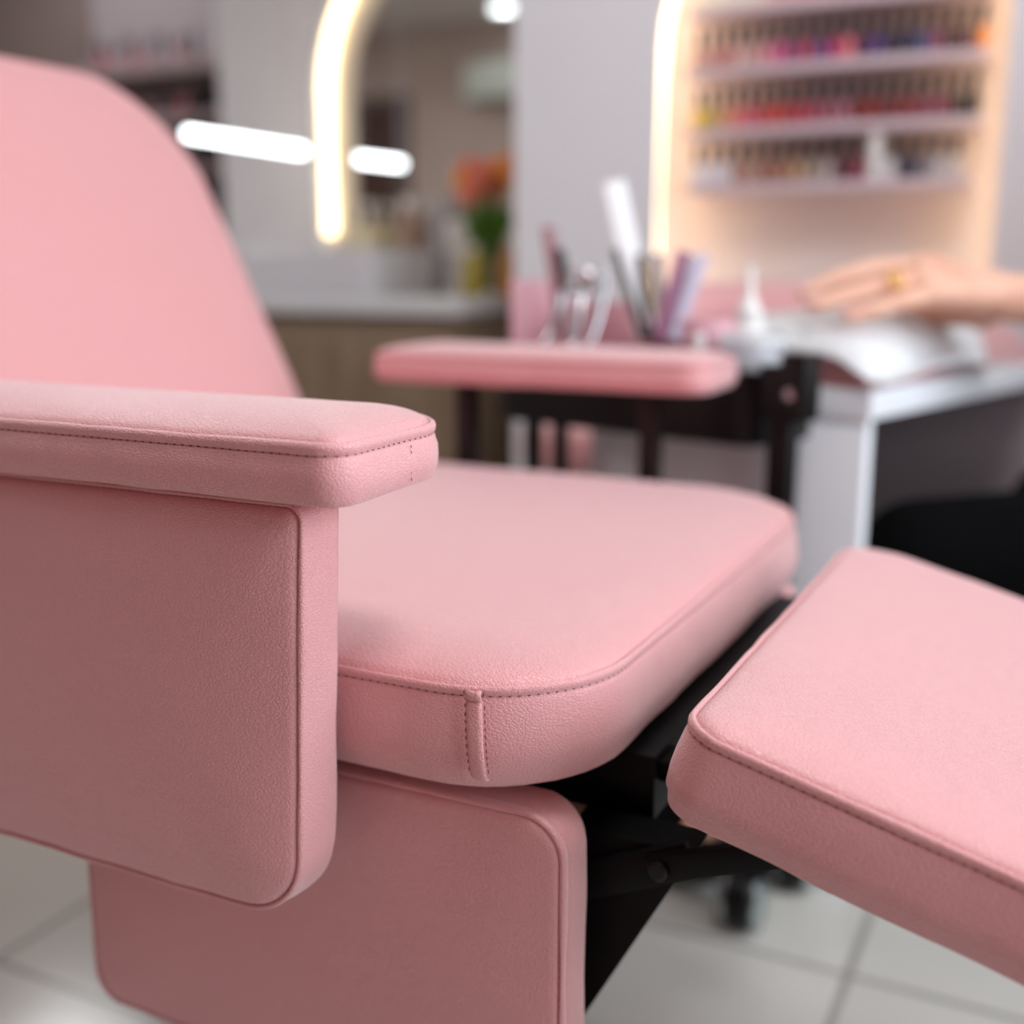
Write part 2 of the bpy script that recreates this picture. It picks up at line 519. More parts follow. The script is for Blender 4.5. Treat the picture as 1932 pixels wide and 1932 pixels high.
# right wall with window opening
WY0, WY1, WZ0, WZ1 = -0.46, 1.9, 0.78, 2.32
bm = newbm()
for a in ((YB, 0, WY0, CEIL), (WY1, 0, YM, CEIL), (WY0, 0, WY1, WZ0), (WY0, WZ1, WY1, CEIL)):
    box(bm, X1, a[0], a[1], X1+0.15, a[2], a[3])
struct('wall_right', bm, M['wall'])
bm = newbm()
for a in ((WY0, WZ0, WY0+0.05, WZ1), (WY1-0.05, WZ0, WY1, WZ1), (WY0, WZ0, WY1, WZ0+0.05), (WY0, WZ1-0.05, WY1, WZ1), ((WY0+WY1)/2-0.025, WZ0, (WY0+WY1)/2+0.025, WZ1)):
    box(bm, X1+0.03, a[0], a[1], X1+0.09, a[2], a[3])
struct('window_1', bm, M['white'])
bm = newbm()
for y0, x0, x1 in ((YB+0.001, X0, X1), ):
    box(bm, x0, y0-0.001, 0, x1, y0+0.014, 0.08)
struct('baseboard_back', bm, M['doorfr'])
bm = newbm(); box(bm, -1.08, YN-0.012, 0, X1, YN, 0.07); struct('baseboard_niche', bm, M['white'])
# door in the back wall (seen in the mirror)
bm = newbm(); box(bm, -5.30, YB, 0.0, -4.67, YB+0.035, 1.93, bev=0.004)
d1 = struct('door_1', bm, M['door'])
bm = newbm()
for a in ((-5.38, 0, -5.30, 1.99), (-4.67, 0, -4.59, 1.99), (-5.30, 1.93, -4.67, 1.99)):
    box(bm, a[0], YB, a[1], a[2], YB+0.05, a[3])
struct('door_frame', bm, M['doorfr'], d1)
bm = newbm(); tube(bm, [(-4.74, YB+0.035, 1.0), (-4.74, YB+0.08, 1.0), (-4.84, YB+0.08, 1.0)], 0.01); struct('door_handle', bm, M['steel'], d1)

# unseen square fill panels added overhead, and the round lamp seen in the mirror
for i, (px, py, pw) in enumerate(FILL_PANELS):
    lab = ['added square ceiling fill panel above the pink leg rest', 'added square ceiling fill panel above the wash counter side', 'added square ceiling fill panel before the dim recess', 'added square ceiling fill panel near the brown door'][i]
    t = thing('fill_panel', lab, 'lamp', (px, py, CEIL), 'added ceiling fill panels')
    bm = newbm()
    for a in ((-0.31, -0.31, 0.31, -0.28), (-0.31, 0.28, 0.31, 0.31), (-0.31, -0.28, -0.28, 0.28), (0.28, -0.28, 0.31, 0.28)):
        box(bm, px+a[0], py+a[1], CEIL-0.03, px+a[2], py+a[3], CEIL)
    part('frame', bm, M['white'], t)
    bm = newbm(); box(bm, px-0.28, py-0.28, CEIL-0.028, px+0.28, py+0.28, CEIL-0.004); part('diffuser', bm, mat('panel diffuser', 'ffffff', 0.5, emit=(1, 0.98, 0.96), es=2.0), t)
cl = (-3.66, -1.64, CEIL)
t = thing('downlight', 'round white downlight reflected near the top of the arched mirror', 'lamp', cl)
bm = newbm(); lathe(bm, [(0.085, 0), (0.088, -0.02), (0.075, -0.026), (0.07, -0.01)], cl, 28, cap0=False, cap1=False); part('ring', bm, M['white'], t)
bm = newbm(); lathe(bm, [(0.07, -0.012), (0.05, -0.016), (0.01, -0.017)], cl, 28); part('diffuser', bm, M['panel'], t)

# ------------------------------------------------------------------ pedicure chair
chair = thing('pedicure_chair', 'pink leatherette pedicure chair with padded armrests and tipped-down leg rest', 'chair', (-0.45, 0.85, 0))
# seat
ZS, HS = 0.5705, 0.064
seat = pad('seat', M['pink'], chair, (-1.0, 0.537, -0.234, 1.168), (0.02, 0.088, 0.125, 0.02), HS, 0.0125, lambda x, y, z: V((x, y, ZS-HS+z)), rb=0.009, bulge=0.003)
# the corner band on the near side of the seat
bm = newbm(); sb = newbm()
prof, _, _ = pad_profile(HS, 0, 0.3, True, 0.009, bulge=0.003)
XB = -0.2885
cols = []
for xx, lift in ((XB-0.0052, 0.0002), (XB-0.0050, 0.0014), (XB-0.0022, 0.0019), (XB+0.0022, 0.0019), (XB+0.0048, 0.0014), (XB+0.005, 0.0002)):
    col = []
    for d, z in prof[5:16]:
        yy = 0.537 + d
        p = V((xx + 0.006*(0.5-z/HS), yy, ZS-HS+z))
        p.y += 0.0011*noise.noise(V((xx, 0.537, p.z))*19) - lift - 0.0002
        col.append(bm.verts.new(p))
    cols.append(col)
for a, b in zip(cols, cols[1:]):
    for i in range(len(a)-1):
        bm.faces.new((a[i], b[i], b[i+1], a[i+1]))
p1 = [v.co.copy() for v in cols[1][1:]]; p2 = [v.co.copy() + V((0.0012, 0.001, 0)) for v in cols[5][1:]]
part('seam_band', bm, M['pink'], seat, sharp=80)
add_stitches(sb, p1, [V((0, -1, 0))]*len(p1), 0.0046, 0.0034, 0.00042, False, 0.0002)
add_stitches(sb, p2, [V((0, -1, 0))]*len(p2), 0.0040, 0.0034, 0.00042, False, 0.0004)
part('stitching', sb, M['thread'], seat, 'darker rose stitches down the corner band')

# near armrest: x runs to the front
ZA, HA = 0.7125, 0.034
arm = pad('armrest', M['pink'], chair, (-1.0, 0.474, -0.332, 0.606), (0.02, 0.017, 0.05, 0.02), HA, 0.0115, lambda x, y, z: V((x, y, ZA-HA+z)), rb=0.004, amp=(0.0010, 0.0004))
sb = newbm(); pp = [V((-0.3315+0.0004*k, 0.541+0.0003*math.sin(k), ZA-0.008-0.0029*k)) for k in range(9)]
for q in pp: q.x = -0.3312
add_stitches(sb, pp, [V((1, 0, 0))]*9, 0.0036, 0.003, 0.0003, False)
part('stitching', sb, M['thread'], arm)
# far armrest on two posts
ZF = 0.7015
farm = pad('armrest', M['pink'], chair, (-0.757, 1.15, -0.352, 1.285), (0.012, 0.03, 0.03, 0.03), HA, 0.0095, lambda x, y, z: V((x, y, ZF-HA+z)), rb=0.007)
for px_ in (882, 1228):
    p = at(px_, 800, 1.30); k = 1.222/p.y; x = p.x*k
    bm = newbm(); box(bm, x-0.011, 1.212, 0.44, x+0.011, 1.234, ZF-HA+0.002, bev=0.002)
    part('post', bm, M['darkpost'], farm)
    bm = newbm(); box(bm, x-0.03, 1.205, ZF-HA-0.003, x+0.03, 1.24, ZF-HA+0.001)
    part('bracket', bm, M['darkpost'], farm)
# side panel under the near armrest: local x = world X, local y = height, thickness towards the viewer
HP = 0.041


def fm_side(x, y, z):
    return V((x + 0.005 + 0.05*(y-0.675), 0.528-z, y))


pad('side_panel', M['pink'], chair, (-1.0, 0.4285, -0.3705, 0.6775), (0.03, 0.042, 0.012, 0.02), HP, 0.012, fm_side, flap=False, cw=0.032, rb=0.009, amp=(0.0012, 0.0004))
# skirt panel under the seat
pad('skirt_panel', M['pink'], chair, (-0.627, 0.262, -0.2455, 0.4915), (0.022, 0.02, 0.028, 0.02), 0.04, 0.005, lambda x, y, z: V((x, 0.60-z, y)), flap=True, cw=0.03, rb=0.008, amp=(0.0012, 0.0003))
bm = newbm(); box(bm, -0.625, 1.10, 0.262, -0.2455, 1.135, 0.4915, bev=0.012, seg=3)
part('skirt_panel', bm, M['pink'], chair)
# backrest
BA = math.atan(0.505)
B0 = V((-0.82, 0, 0.551)); BUp = V((-math.sin(BA), 0, math.cos(BA))); BN = V((math.cos(BA), 0, math.sin(BA)))


def fm_back(x, y, z):   # x along world Y, y up the backrest, z out of its face
    return V((0, x, 0)) + B0 + BUp*y + BN*(z-0.072)


pad('backrest', M['pink'], chair, (0.538, 0.0, 1.168, 0.524), (0.02, 0.02, 0.15, 0.15), 0.066, 0.012, fm_back, flap=False, rb=0.012, nseg=20, step=0.014)
# leg rest, tipped down to the front
LA = math.atan(0.272); LD = V((math.cos(LA), 0, -math.sin(LA))); LN = V((math.sin(LA), 0, math.cos(LA)))
L0 = V((-0.171, 0, 0.5745)); HL = 0.055


def fm_leg(x, y, z):
    return V((0, y, 0)) + L0 + LD*x + LN*(z-HL)


pad('leg_rest', M['pink'], chair, (0.0, 0.531, 0.50, 0.992), (0.024, 0.03, 0.03, 0.055), HL, 0.0085, fm_leg, rb=0.010)
# black steel underframe
bm = newbm()
box(bm, -0.60, 0.655, 0.452, -0.225, 1.06, 0.497, bev=0.003)
part('seat_frame', bm, M['black'], chair)
bm = newbm(); box(bm, -0.225, 0.66, 0.478, -0.175, 0.69, 0.492, bev=0.002)
part('hinge_plate', bm, M['black'], chair)
# near side frame: a broad slanting leg plate and the leg-rest links
bm = newbm()
lv = [(-0.188, 0.455), (-0.27, 0.455), (-0.51, 0.012), (-0.424, 0.012)]
q0 = [bm.verts.new((x, 0.622, z)) for x, z in lv]; q1 = [bm.verts.new((x, 0.655, z)) for x, z in lv]
ring_bridge(bm, [q0, q1]); part('leg', bm, M['black'], chair)
bm = newbm()
q0 = [bm.verts.new((x-0.03, 0.985, z)) for x, z in lv]; q1 = [bm.verts.new((x-0.03, 1.015, z)) for x, z in lv]
ring_bridge(bm, [q0, q1]); part('leg', bm, M['black'], chair)
for y in (0.62, 1.02):
    bm = newbm(); stick(bm, (-0.335, y, 0.387), (-0.188, y, 0.453), 0.024, 0.008, (0, -1, 0), 0.002)
    lk_ = part('link_bar', bm, M['black'], chair)
    bm = newbm(); stick(bm, (-0.214, y-0.008, 0.4435), (-0.095, y-0.008, 0.4885), 0.0175, 0.008, (0, -1, 0), 0.002)
    part('link_bar', bm, M['black'], chair)
    bm = newbm(); lathe(bm, [(0.0065, 0), (0.0065, 0.002), (0.0048, 0.0035), (0.001, 0.0037)], (0, 0, 0), 20, lambda a, b, c: V((-0.2055+a, y-0.012-c, 0.4468+b)))
    part('bolt', bm, M['blackpl'], lk_)
    bm = newbm(); stick(bm, (-0.145, y-0.004, 0.502), (0.20, y-0.004, 0.408), 0.02, 0.016, (0, -1, 0), 0.002)
    part('leg_rest_rail', bm, M['black'], chair)
    bm = newbm(); box(bm, -0.72 if y > 0.8 else -0.56, y-0.02, 0.0, -0.44 if y > 0.8 else -0.40, y+0.02, 0.018, bev=0.003)
    part('foot_rail', bm, M['black'], chair)
bm = newbm(); box(bm, -0.50, 0.648, 0.36, -0.475, 1.045, 0.385, bev=0.002); part('cross_bar', bm, M['black'], chair)
bm = newbm(); box(bm, -0.3, 0.648, 0.375, -0.28, 1.045, 0.40, bev=0.002); part('cross_bar', bm, M['black'], chair)
bm = newbm(); box(bm, -0.95, 0.60, 0.47, -0.60, 1.10, 0.503, bev=0.003); part('back_frame', bm, M['black'], chair)

# ------------------------------------------------------------------ trolley
AV = V((math.sin(R(16)), math.cos(R(16)), 0)); BV = V((-AV.y, AV.x, 0))
TR = V((-0.331, 1.285, 0))


def ft(b, a, z):
    return TR + BV*b + AV*a + V((0, 0, z))


trolley = thing('trolley', 'black tool trolley with tray and casters behind the far armrest', 'trolley', ft(0.2, 0.08, 0))


def tray(z0, z1, b0, b1, a0, a1, rad, t=0.004):
    bm = newbm(); cnt = (6, 3, 6, 3); rr = (rad,)*4
    spec = [(0.02, z0), (0.003, z0), (0, z0+0.003), (0, z1-0.01), (-0.003, z1-0.008), (-0.003, z1), (t, z1), (t, z0+t+0.004), (t+0.006, z0+t), (0.03, z0+t)]
    rings = []
    for d, z in spec:
        rings.append([bm.verts.new(ft(-x, y, z)) for x, y in outline(-b1, a0, -b0, a1, rr, d, 8, cnt)])
    ring_bridge(bm, rings)
    return bm


part('tray', tray(0.597, 0.682, 0.0, 0.42, 0.0, 0.15, 0.042), M['blackpl'], trolley)
part('lower_tray', tray(0.028, 0.056, 0.05, 0.335, 0.01, 0.14, 0.03), M['blackpl'], trolley)
for b, a, w_ in ((-0.024, 0.012, 0.030), (0.05, 0.138, 0.016), (0.354, 0.02, 0.016), (0.395, 0.125, 0.016)):
    bm = newbm()
    box(bm, b-w_/2, a-0.011, 0.092, b+w_/2, a+0.011, 0.60 if b > 0 else 0.69, ft, 0.003)
    part('post', bm, M['blackpl'], trolley)
bm = newbm()
box(bm, -0.058, -0.006, 0.632, -0.026, 0.03, 0.706, ft, 0.003); box(bm, -0.03, -0.004, 0.64, 0.0, 0.03, 0.692, ft, 0.002)
br_ = part('bracket', bm, M['blackpl'], trolley)
bm = newbm(); lathe(bm, [(0.0065, 0), (0.0065, 0.002), (0.004, 0.0035), (0.0005, 0.004)], (0, 0, 0), 16, lambda x, y, z: ft(-0.040+x, -0.0065-z, 0.662+y))
part('screw', bm, M['steel'], br_)
for b, a in ((0.0, 0.01), (0.385, 0.015), (0.0, 0.14), (0.385, 0.14)):
    bm = newbm()
    lathe(bm, [(0.016, 0.076), (0.018, 0.080), (0.012, 0.0805)], (0, 0, 0), 16, lambda x, y, z: ft(b+x, a+y, z))
    box(bm, b-0.006, a-0.006, 0.03, b+0.006, a+0.006, 0.078, ft, 0.001)
    cs = part('caster', bm, M['chrome'], trolley, 'chrome stem of a caster')
    sk = R(70)
    wf = lambda x, y, z: ft(b + x*math.cos(sk) - z*math.sin(sk), a + x*math.sin(sk) + z*math.cos(sk), 0.040+y)
    bm = newbm(); lathe(bm, [(0.012, -0.017), (0.033, -0.018), (0.040, -0.011), (0.040, 0.011), (0.033, 0.018), (0.012, 0.017)], (0, 0, 0), 28, wf)
    wh = part('wheel', bm, M['blackpl'], cs, 'black wheel')
    for sg in (-1, 1):
        bm = newbm(); lathe(bm, [(0.034, 0.0165), (0.034, 0.021), (0.026, 0.027), (0.012, 0.030), (0.001, 0.0305)], (0, 0, 0), 24, lambda x, y, z: wf(x, y, z*sg))
        part('hub_cap', bm, M['hub'], cs, 'round grey metal cap on the wheel')
for a in (0.012, 0.138):
    bm = newbm(); box(bm, -0.04, a-0.012, 0.080, 0.41, a+0.012, 0.0922, ft, 0.002); part('base_rail', bm, M['blackpl'], trolley)
for b in (0.06, 0.325):
    bm = newbm(); box(bm, b-0.004, 0.02, 0.04, b+0.004, 0.13, 0.0805, ft, 0.001); part('hanger', bm, M['blackpl'], trolley)
# what lies on the lower tray
bm = newbm(); box(bm, 0.085, 0.024, 0.0325, 0.30, 0.126, 0.078, ft, 0.008, 3)
solo('folded_towel', bm, noisy(mat('peach cloth', 'c98f78', 0.9), 'c58a72', 'd09880', 60), 'folded peach towel on the lower trolley tray under the chair', 'towel', ft(0.2, 0.07, 0.0325))

# organiser box and cup on the tray
ZT = 0.6015
OB = 0.418
org = thing('organiser_box', 'pink open organiser box with a tall left side holding metal tools', 'box', ft(0.29, 0.075, ZT))
bm = newbm(); box(bm, 0.18, 0.03, ZT, OB-0.012, 0.125, ZT+0.004, ft); part('base', bm, M['acryl'], org)
bm = newbm(); box(bm, OB-0.016, 0.03, ZT+0.004, OB-0.012, 0.125, 0.780, ft, 0.001); part('tall_side', bm, M['acryl'], org)
bm = newbm(); box(bm, 0.184, 0.121, ZT+0.004, OB-0.016, 0.125, 0.752, ft, 0.001); part('rear_side', bm, M['acryl'], org)
bm = newbm(); box(bm, 0.18, 0.03, ZT+0.004, 0.184, 0.125, 0.738, ft, 0.001); part('short_side', bm, M['acryl'], org)
bm = newbm(); box(bm, 0.184, 0.03, ZT+0.004, OB-0.016, 0.034, 0.700, ft, 0.001); part('front_side', bm, M['acryl'], org)
cupc = ft(0.125, 0.075, ZT)
bm = newbm(); lathe(bm, [(0.02, 0.0), (0.034, 0.002), (0.036, 0.10), (0.037, 0.134), (0.0345, 0.135), (0.033, 0.10), (0.031, 0.006), (0.02, 0.005)], cupc, 32)
solo('tool_cup', bm, M['acryl'], 'pink round cup holding nail files beside the organiser box', 'cup', cupc)


def px_stick(name, p0, p1, d0, d1, wpx, m, label, cat, group, bev=0.001, thick=0.003, extra=None):
    a, b = at(p0[0], p0[1], d0), at(p1[0], p1[1], d1)
    bm = newbm(); stick(bm, a, b, wpx*d1/F, thick, FW*-1, bev)
    o = solo(name, bm, m, label, cat, a, group)
    return o, a, b


fl = 'nail files in the pink cup'
def solid(name, h, r=0.6, **k): return mat(name, h, r, **k)
px_stick('nail_file', (1222, 640), (1158, 342), 1.43, 1.455, 42, solid('white file grit', 'f2f2f4'), 'tall broad white nail file leaning left out of the pink cup', 'nail file', fl, 0.0012)
px_stick('nail_file', (1213, 640), (1160, 470), 1.41, 1.42, 14, solid('black file', '1c1a1b'), 'thin black nail file leaning left below the tall white file', 'nail file', fl)
px_stick('nail_file', (1228, 640), (1208, 480), 1.425, 1.44, 16, solid('dark grey file', '4a4442'), 'dark grey nail file standing right behind the thin black file', 'nail file', fl)
px_stick('nail_file', (1238, 640), (1222, 490), 1.44, 1.46, 14, solid('sand file', 'c9ae92'), 'sand coloured narrow nail file in the middle of the pink cup', 'nail file', fl)
px_stick('nail_file', (1250, 640), (1242, 478), 1.45, 1.47, 18, solid('mauve grey file', '96888c'), 'upright mauve grey nail file behind the purple file', 'nail file', fl)
px_stick('nail_file', (1243, 640), (1290, 474), 1.40, 1.41, 24, solid('plum file', '8d5674'), 'plum purple nail file leaning right out of the pink cup', 'nail file', fl)
px_stick('nail_file', (1262, 640), (1312, 482), 1.42, 1.44, 20, solid('silver lilac file', 'a9a3b0'), 'silver grey nail file leaning right beside the plum file', 'nail file', fl)
px_stick('nail_file', (1272, 640), (1330, 480), 1.40, 1.42, 22, solid('lilac file', 'bcb2c6'), 'pale lilac nail file, rightmost in the pink cup', 'nail file', fl)
# tools in the organiser box
px_stick('nail_file', (1062, 640), (1033, 428), 1.52, 1.54, 22, solid('dusty rose file', '9a6a70'), 'dusty rose nail file standing behind the metal tools in the organiser box', 'nail file', None)
px_stick('nail_file', (1072, 640), (1048, 430), 1.535, 1.55, 16, solid('pale lilac grit', 'bdb2ba'), 'pale grey lilac nail file pressed behind the dusty rose one', 'nail file', None)


def tool(name, label, cat, pts, r, m, extra=None):
    P = [at(*p) for p in pts]
    t = thing(name, label, cat, P[0])
    bm = newbm(); tube(bm, P, r, 10); part('shaft', bm, m, t)
    if extra:
        for nm, e, m2 in extra:
            b2 = newbm(); e(b2); part(nm, b2, m2, t)
    return t


def loop_(c, r, rr):
    def g(b):
        tube(b, [at(c[0]+r*math.cos(2*math.pi*i/18), c[1]+r*math.sin(2*math.pi*i/18), c[2]) for i in range(19)], rr, 8)
    return g


tool('cuticle_pusher', 'steel cuticle pusher with black grip leaning in the organiser box', 'nail tool', [(1030, 650, 1.44), (1052, 590, 1.45), (1066, 545, 1.46)], [0.004, 0.005, 0.005], M['steel'],
     [('grip', lambda b: tube(b, [at(1066, 548, 1.46), at(1056, 480, 1.475), at(1050, 470, 1.475)], [0.0075, 0.0075, 0.005], 10), M['blackpl'])])
tool('nail_scissors', 'steel nail scissors standing handles up in the organiser box', 'scissors', [(1080, 665, 1.42), (1092, 600, 1.43), (1098, 560, 1.44)], [0.003, 0.006, 0.005], M['steel'],
     [('finger_loop', loop_((1083, 530, 1.445), 19, 0.0028), M['steel']), ('finger_loop', loop_((1112, 525, 1.445), 19, 0.0028), M['steel'])])
tool('tweezers', 'steel tweezers leaning right in the organiser box', 'tweezers', [(1108, 660, 1.40), (1128, 600, 1.41), (1143, 545, 1.42), (1141, 500, 1.42)], [0.0025, 0.006, 0.005, 0.003], M['steel'])
bm = newbm(); ellipsoid(bm, at(1108, 517, 1.435), 0.0095, 0.0095, 0.0095)  # mirror ball placed to give the clipper its bright glint
solo('clipper_glint', bm, M['bright'], 'small chrome ball added for the bright glint of a clipper above the scissors', 'nail clipper', at(1108, 517, 1.435))
# jar and bottle at the trolley's right end
jc = ft(0.045, 0.055, ZT)
t = thing('glass_jar', 'clear round jar with white pads at the right end of the black tray', 'jar', jc)
bm = newbm(); lathe(bm, [(0.025, 0), (0.036, 0.002), (0.038, 0.02), (0.038, 0.1), (0.036, 0.108), (0.034, 0.108), (0.036, 0.1), (0.036, 0.02), (0.034, 0.005), (0.02, 0.004)], jc, 32)
part('glass', bm, M['clearpl'], t)
bm = newbm(); lathe(bm, [(0.02, 0.005), (0.033, 0.006), (0.033, 0.088), (0.02, 0.094)], jc, 28); part('cotton_pads', bm, M['towel'], t)
bm = newbm(); lathe(bm, [(0.01, 0.1085), (0.038, 0.1085), (0.039, 0.111), (0.039, 0.119), (0.036, 0.121), (0.01, 0.1215)], jc, 32); part('lid', bm, M['clearpl'], t)
bc = at(1393, 640, 1.43); bc.z = ZT
bc = ft(0.086, 0.112, ZT)
t = thing('dropper_bottle', 'white squeeze bottle with long pointed nozzle behind the clear jar', 'bottle', bc)
bm = newbm(); lathe(bm, [(0.015, 0), (0.024, 0.002), (0.025, 0.01), (0.025, 0.10), (0.022, 0.122), (0.017, 0.13), (0.005, 0.131)], bc, 28); part('body', bm, M['whitepl'], t)
bm = newbm(); lathe(bm, [(0.016, 0.131), (0.0165, 0.145), (0.010, 0.152), (0.006, 0.165), (0.0032, 0.196), (0.002, 0.2)], bc, 24); part('nozzle', bm, M['whitepl'], t)
sc_ = ft(0.074, 0.03, ZT)
# small white bottle between cup and jar
t = thing('small_bottle', 'small white bottle standing between the pink cup and the clear jar', 'bottle', ft(0.098, 0.022, ZT))
c_ = ft(0.098, 0.022, ZT)
bm = newbm(); lathe(bm, [(0.008, 0), (0.0115, 0.002), (0.0115, 0.09), (0.007, 0.1), (0.002, 0.1005)], c_, 20); part('body', bm, M['whitepl'], t)
bm = newbm(); lathe(bm, [(0.007, 0.1005), (0.0075, 0.118), (0.005, 0.12), (0.001, 0.12)], c_, 20); part('cap', bm, M['whitepl'], t)

# ------------------------------------------------------------------ manicure table
T0 = V((-0.233, 1.42, 0)); ZTB = 0.655


def fq(b, a, z):
    return T0 + BV*b + AV*a + V((0, 0, z))


TW, TL = 0.43, 0.60
table = thing('manicure_table', 'white manicure table with end panel behind the black trolley', 'table', fq(TW/2, TL/2, 0))
bm = newbm(); box(bm, 0, 0.0, ZTB-0.036, TW, TL, ZTB, fq, 0.002); part('table_top', bm, M['white'], table)
bm = newbm(); box(bm, 0.006, 0.004, 0, TW-0.005, 0.022, ZTB-0.036, fq, 0.001); part('end_panel', bm, M['white'], table)
bm = newbm(); box(bm, 0.006, TL-0.022, 0, TW-0.005, TL-0.004, ZTB-0.036, fq, 0.001); part('end_panel', bm, M['taupe'], table)  # inner panels are white; their shade is painted in
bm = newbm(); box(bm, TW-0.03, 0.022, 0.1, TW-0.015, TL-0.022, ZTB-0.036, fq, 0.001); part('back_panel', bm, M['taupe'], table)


def pillow_h(b, a):
    """height of the hand pillow above the table"""
    e = 1.0
    tb = (b-0.145)/0.135; ta = (a-0.29)/0.285
    if abs(tb) >= 1 or abs(ta) >= 1:
        return 0.0
    return 0.076*(1-tb**4)**0.5*(1-ta**8)**0.5


pil = thing('hand_pillow', 'pink leatherette hand pillow on the manicure table under the white towel', 'cushion', fq(0.145, 0.29, ZTB))
bm = newbm(); gb, ga = 30, 44; g1 = []; g0 = []
for i in range(gb+1):
    r1, r0 = [], []
    for j in range(ga+1):
        u = -1+2*i/gb; v = -1+2*j/ga
        u = math.sin(u*math.pi/2); v = math.sin(v*math.pi/2)
        b, a = 0.145+0.135*u*0.9999, 0.29+0.285*v*0.9999
        r1.append(bm.verts.new(fq(b, a, ZTB+0.001+0.008+pillow_h(b, a)*0.9))); r0.append(bm.verts.new(fq(b, a, ZTB+0.001)))
    g1.append(r1); g0.append(r0)
for i in range(gb):
    for j in range(ga):
        bm.faces.new((g1[i][j], g1[i+1][j], g1[i+1][j+1], g1[i][j+1])); bm.faces.new((g0[i][j], g0[i][j+1], g0[i+1][j+1], g0[i+1][j]))
for i in range(gb):
    bm.faces.new((g0[i][0], g0[i+1][0], g1[i+1][0], g1[i][0])); bm.faces.new((g0[i][ga], g1[i][ga], g1[i+1][ga], g0[i+1][ga]))
for j in range(ga):
    bm.faces.new((g0[0][j], g1[0][j], g1[0][j+1], g0[0][j+1])); bm.faces.new((g0[gb][j], g0[gb][j+1], g1[gb][j+1], g1[gb][j]))
part('cover', bm, M['pink'], pil, sharp=60)
bm = newbm(); capsule(bm, fq(0.335, 0.09, ZTB+0.062), 0.060, fq(0.335, 0.54, ZTB+0.062), 0.060, 24, 8)
solo('bolster', bm, M['pink'], 'pink round bolster lying at the back of the manicure table', 'cushion', fq(0.335, 0.3, ZTB))

# towel draped over the pillow
C00, C10, C11, C01 = (-0.018, -0.012), (-0.055, 0.33), (0.235, 0.44), (0.285, -0.004)   # (b,a) corners
bm = newbm(); N1, N2 = 44, 44; top, bot = [], []
for i in range(N1+1):
    rt_, rb_ = [], []
    for j in range(N2+1):
        s, t_ = i/N1, j/N2
        b = (C00[0]*(1-s)+C01[0]*s)*(1-t_) + (C10[0]*(1-s)+C11[0]*s)*t_
        a = (C00[1]*(1-s)+C01[1]*s)*(1-t_) + (C10[1]*(1-s)+C11[1]*s)*t_
        h = 0
        for db in (-0.008, 0, 0.008):
            for da in (-0.008, 0, 0.008):
                h = max(h, pillow_h(b+db, max(a, 0.035)+da))
        h -= max(0, 0.02-a)*0.9*min(1, h/0.04)
        zz = ZTB + 0.0135 + h*0.92 + 0.002*noise.noise(V((b*14, a*14, 0.3)))
        zz += 0.016*math.exp(-s*s/0.012)*(math.sin(t_*math.pi)**2)      # the front hem lifts a little
        p = fq(b, a, zz); rt_.append(bm.verts.new(p)); rb_.append(bm.verts.new(p-V((0, 0, 0.0035))))
    top.append(rt_); bot.append(rb_)
for i in range(N1):
    for j in range(N2):
        bm.faces.new((top[i][j], top[i+1][j], top[i+1][j+1], top[i][j+1])); bm.faces.new((bot[i][j], bot[i][j+1], bot[i+1][j+1], bot[i+1][j]))
for i in range(N1):
    bm.faces.new((bot[i][0], bot[i+1][0], top[i+1][0], top[i][0])); bm.faces.new((bot[i][N2], top[i][N2], top[i+1][N2], bot[i+1][N2]))
for j in range(N2):
    bm.faces.new((bot[0][j], top[0][j], top[0][j+1], bot[0][j+1])); bm.faces.new((bot[N1][j], bot[N1][j+1], top[N1][j+1], top[N1][j]))
solo('towel', bm, M['towel'], 'white towel draped over the pink hand pillow under the hand', 'towel', fq(0.1, 0.2, ZTB), sharp=60)
# red polish and pink box on the table's far corner
pc = fq(0.395, 0.055, ZTB+0.0005)
t = thing('nail_polish', 'dark red nail polish bottle standing on the manicure table by the trolley', 'nail polish', pc)
bm = newbm(); lathe(bm, [(0.008, 0), (0.0135, 0.002), (0.0135, 0.04), (0.006, 0.05), (0.001, 0.05)], pc, 18); part('bottle', bm, mat('dark red varnish', '9c3048', 0.15), t)
bm = newbm(); lathe(bm, [(0.0068, 0.05), (0.0075, 0.07), (0.007, 0.10), (0.005, 0.112), (0.001, 0.112)], pc, 18); part('cap', bm, mat('red cap', '8e3a4a', 0.3), t)

# pink stool between the counter and the table
st_c = V((-0.855, 1.98, 0))
t = thing('stool', 'round pink stool standing behind the black trolley near the wood counter', 'stool', st_c)
bm = newbm(); lathe(bm, [(0.07, 0.435), (0.094, 0.437), (0.10, 0.45), (0.10, 0.485), (0.095, 0.50), (0.07, 0.508), (0.01, 0.51)], st_c, 36); part('seat', bm, M['pink'], t)
bm = newbm(); lathe(bm, [(0.03, 0.06), (0.028, 0.28), (0.018, 0.285), (0.018, 0.42), (0.06, 0.425), (0.06, 0.4345)], st_c, 24); part('column', bm, M['chrome'], t)
for k in range(5):
    a = 2*math.pi*k/5; d = V((math.cos(a), math.sin(a), 0))
    bm = newbm(); tube(bm, [st_c+V((0, 0, 0.075)), st_c+d*0.1+V((0, 0, 0.07)), st_c+d*0.18+V((0, 0, 0.05))], [0.016, 0.013, 0.010], 10); ft_ = part('leg', bm, M['chrome'], t)
    bm = newbm(); ellipsoid(bm, st_c+d*0.18+V((0, 0, 0.024)), 0.024, 0.024, 0.024, 14, 8); part('caster', bm, M['blackpl'], ft_)

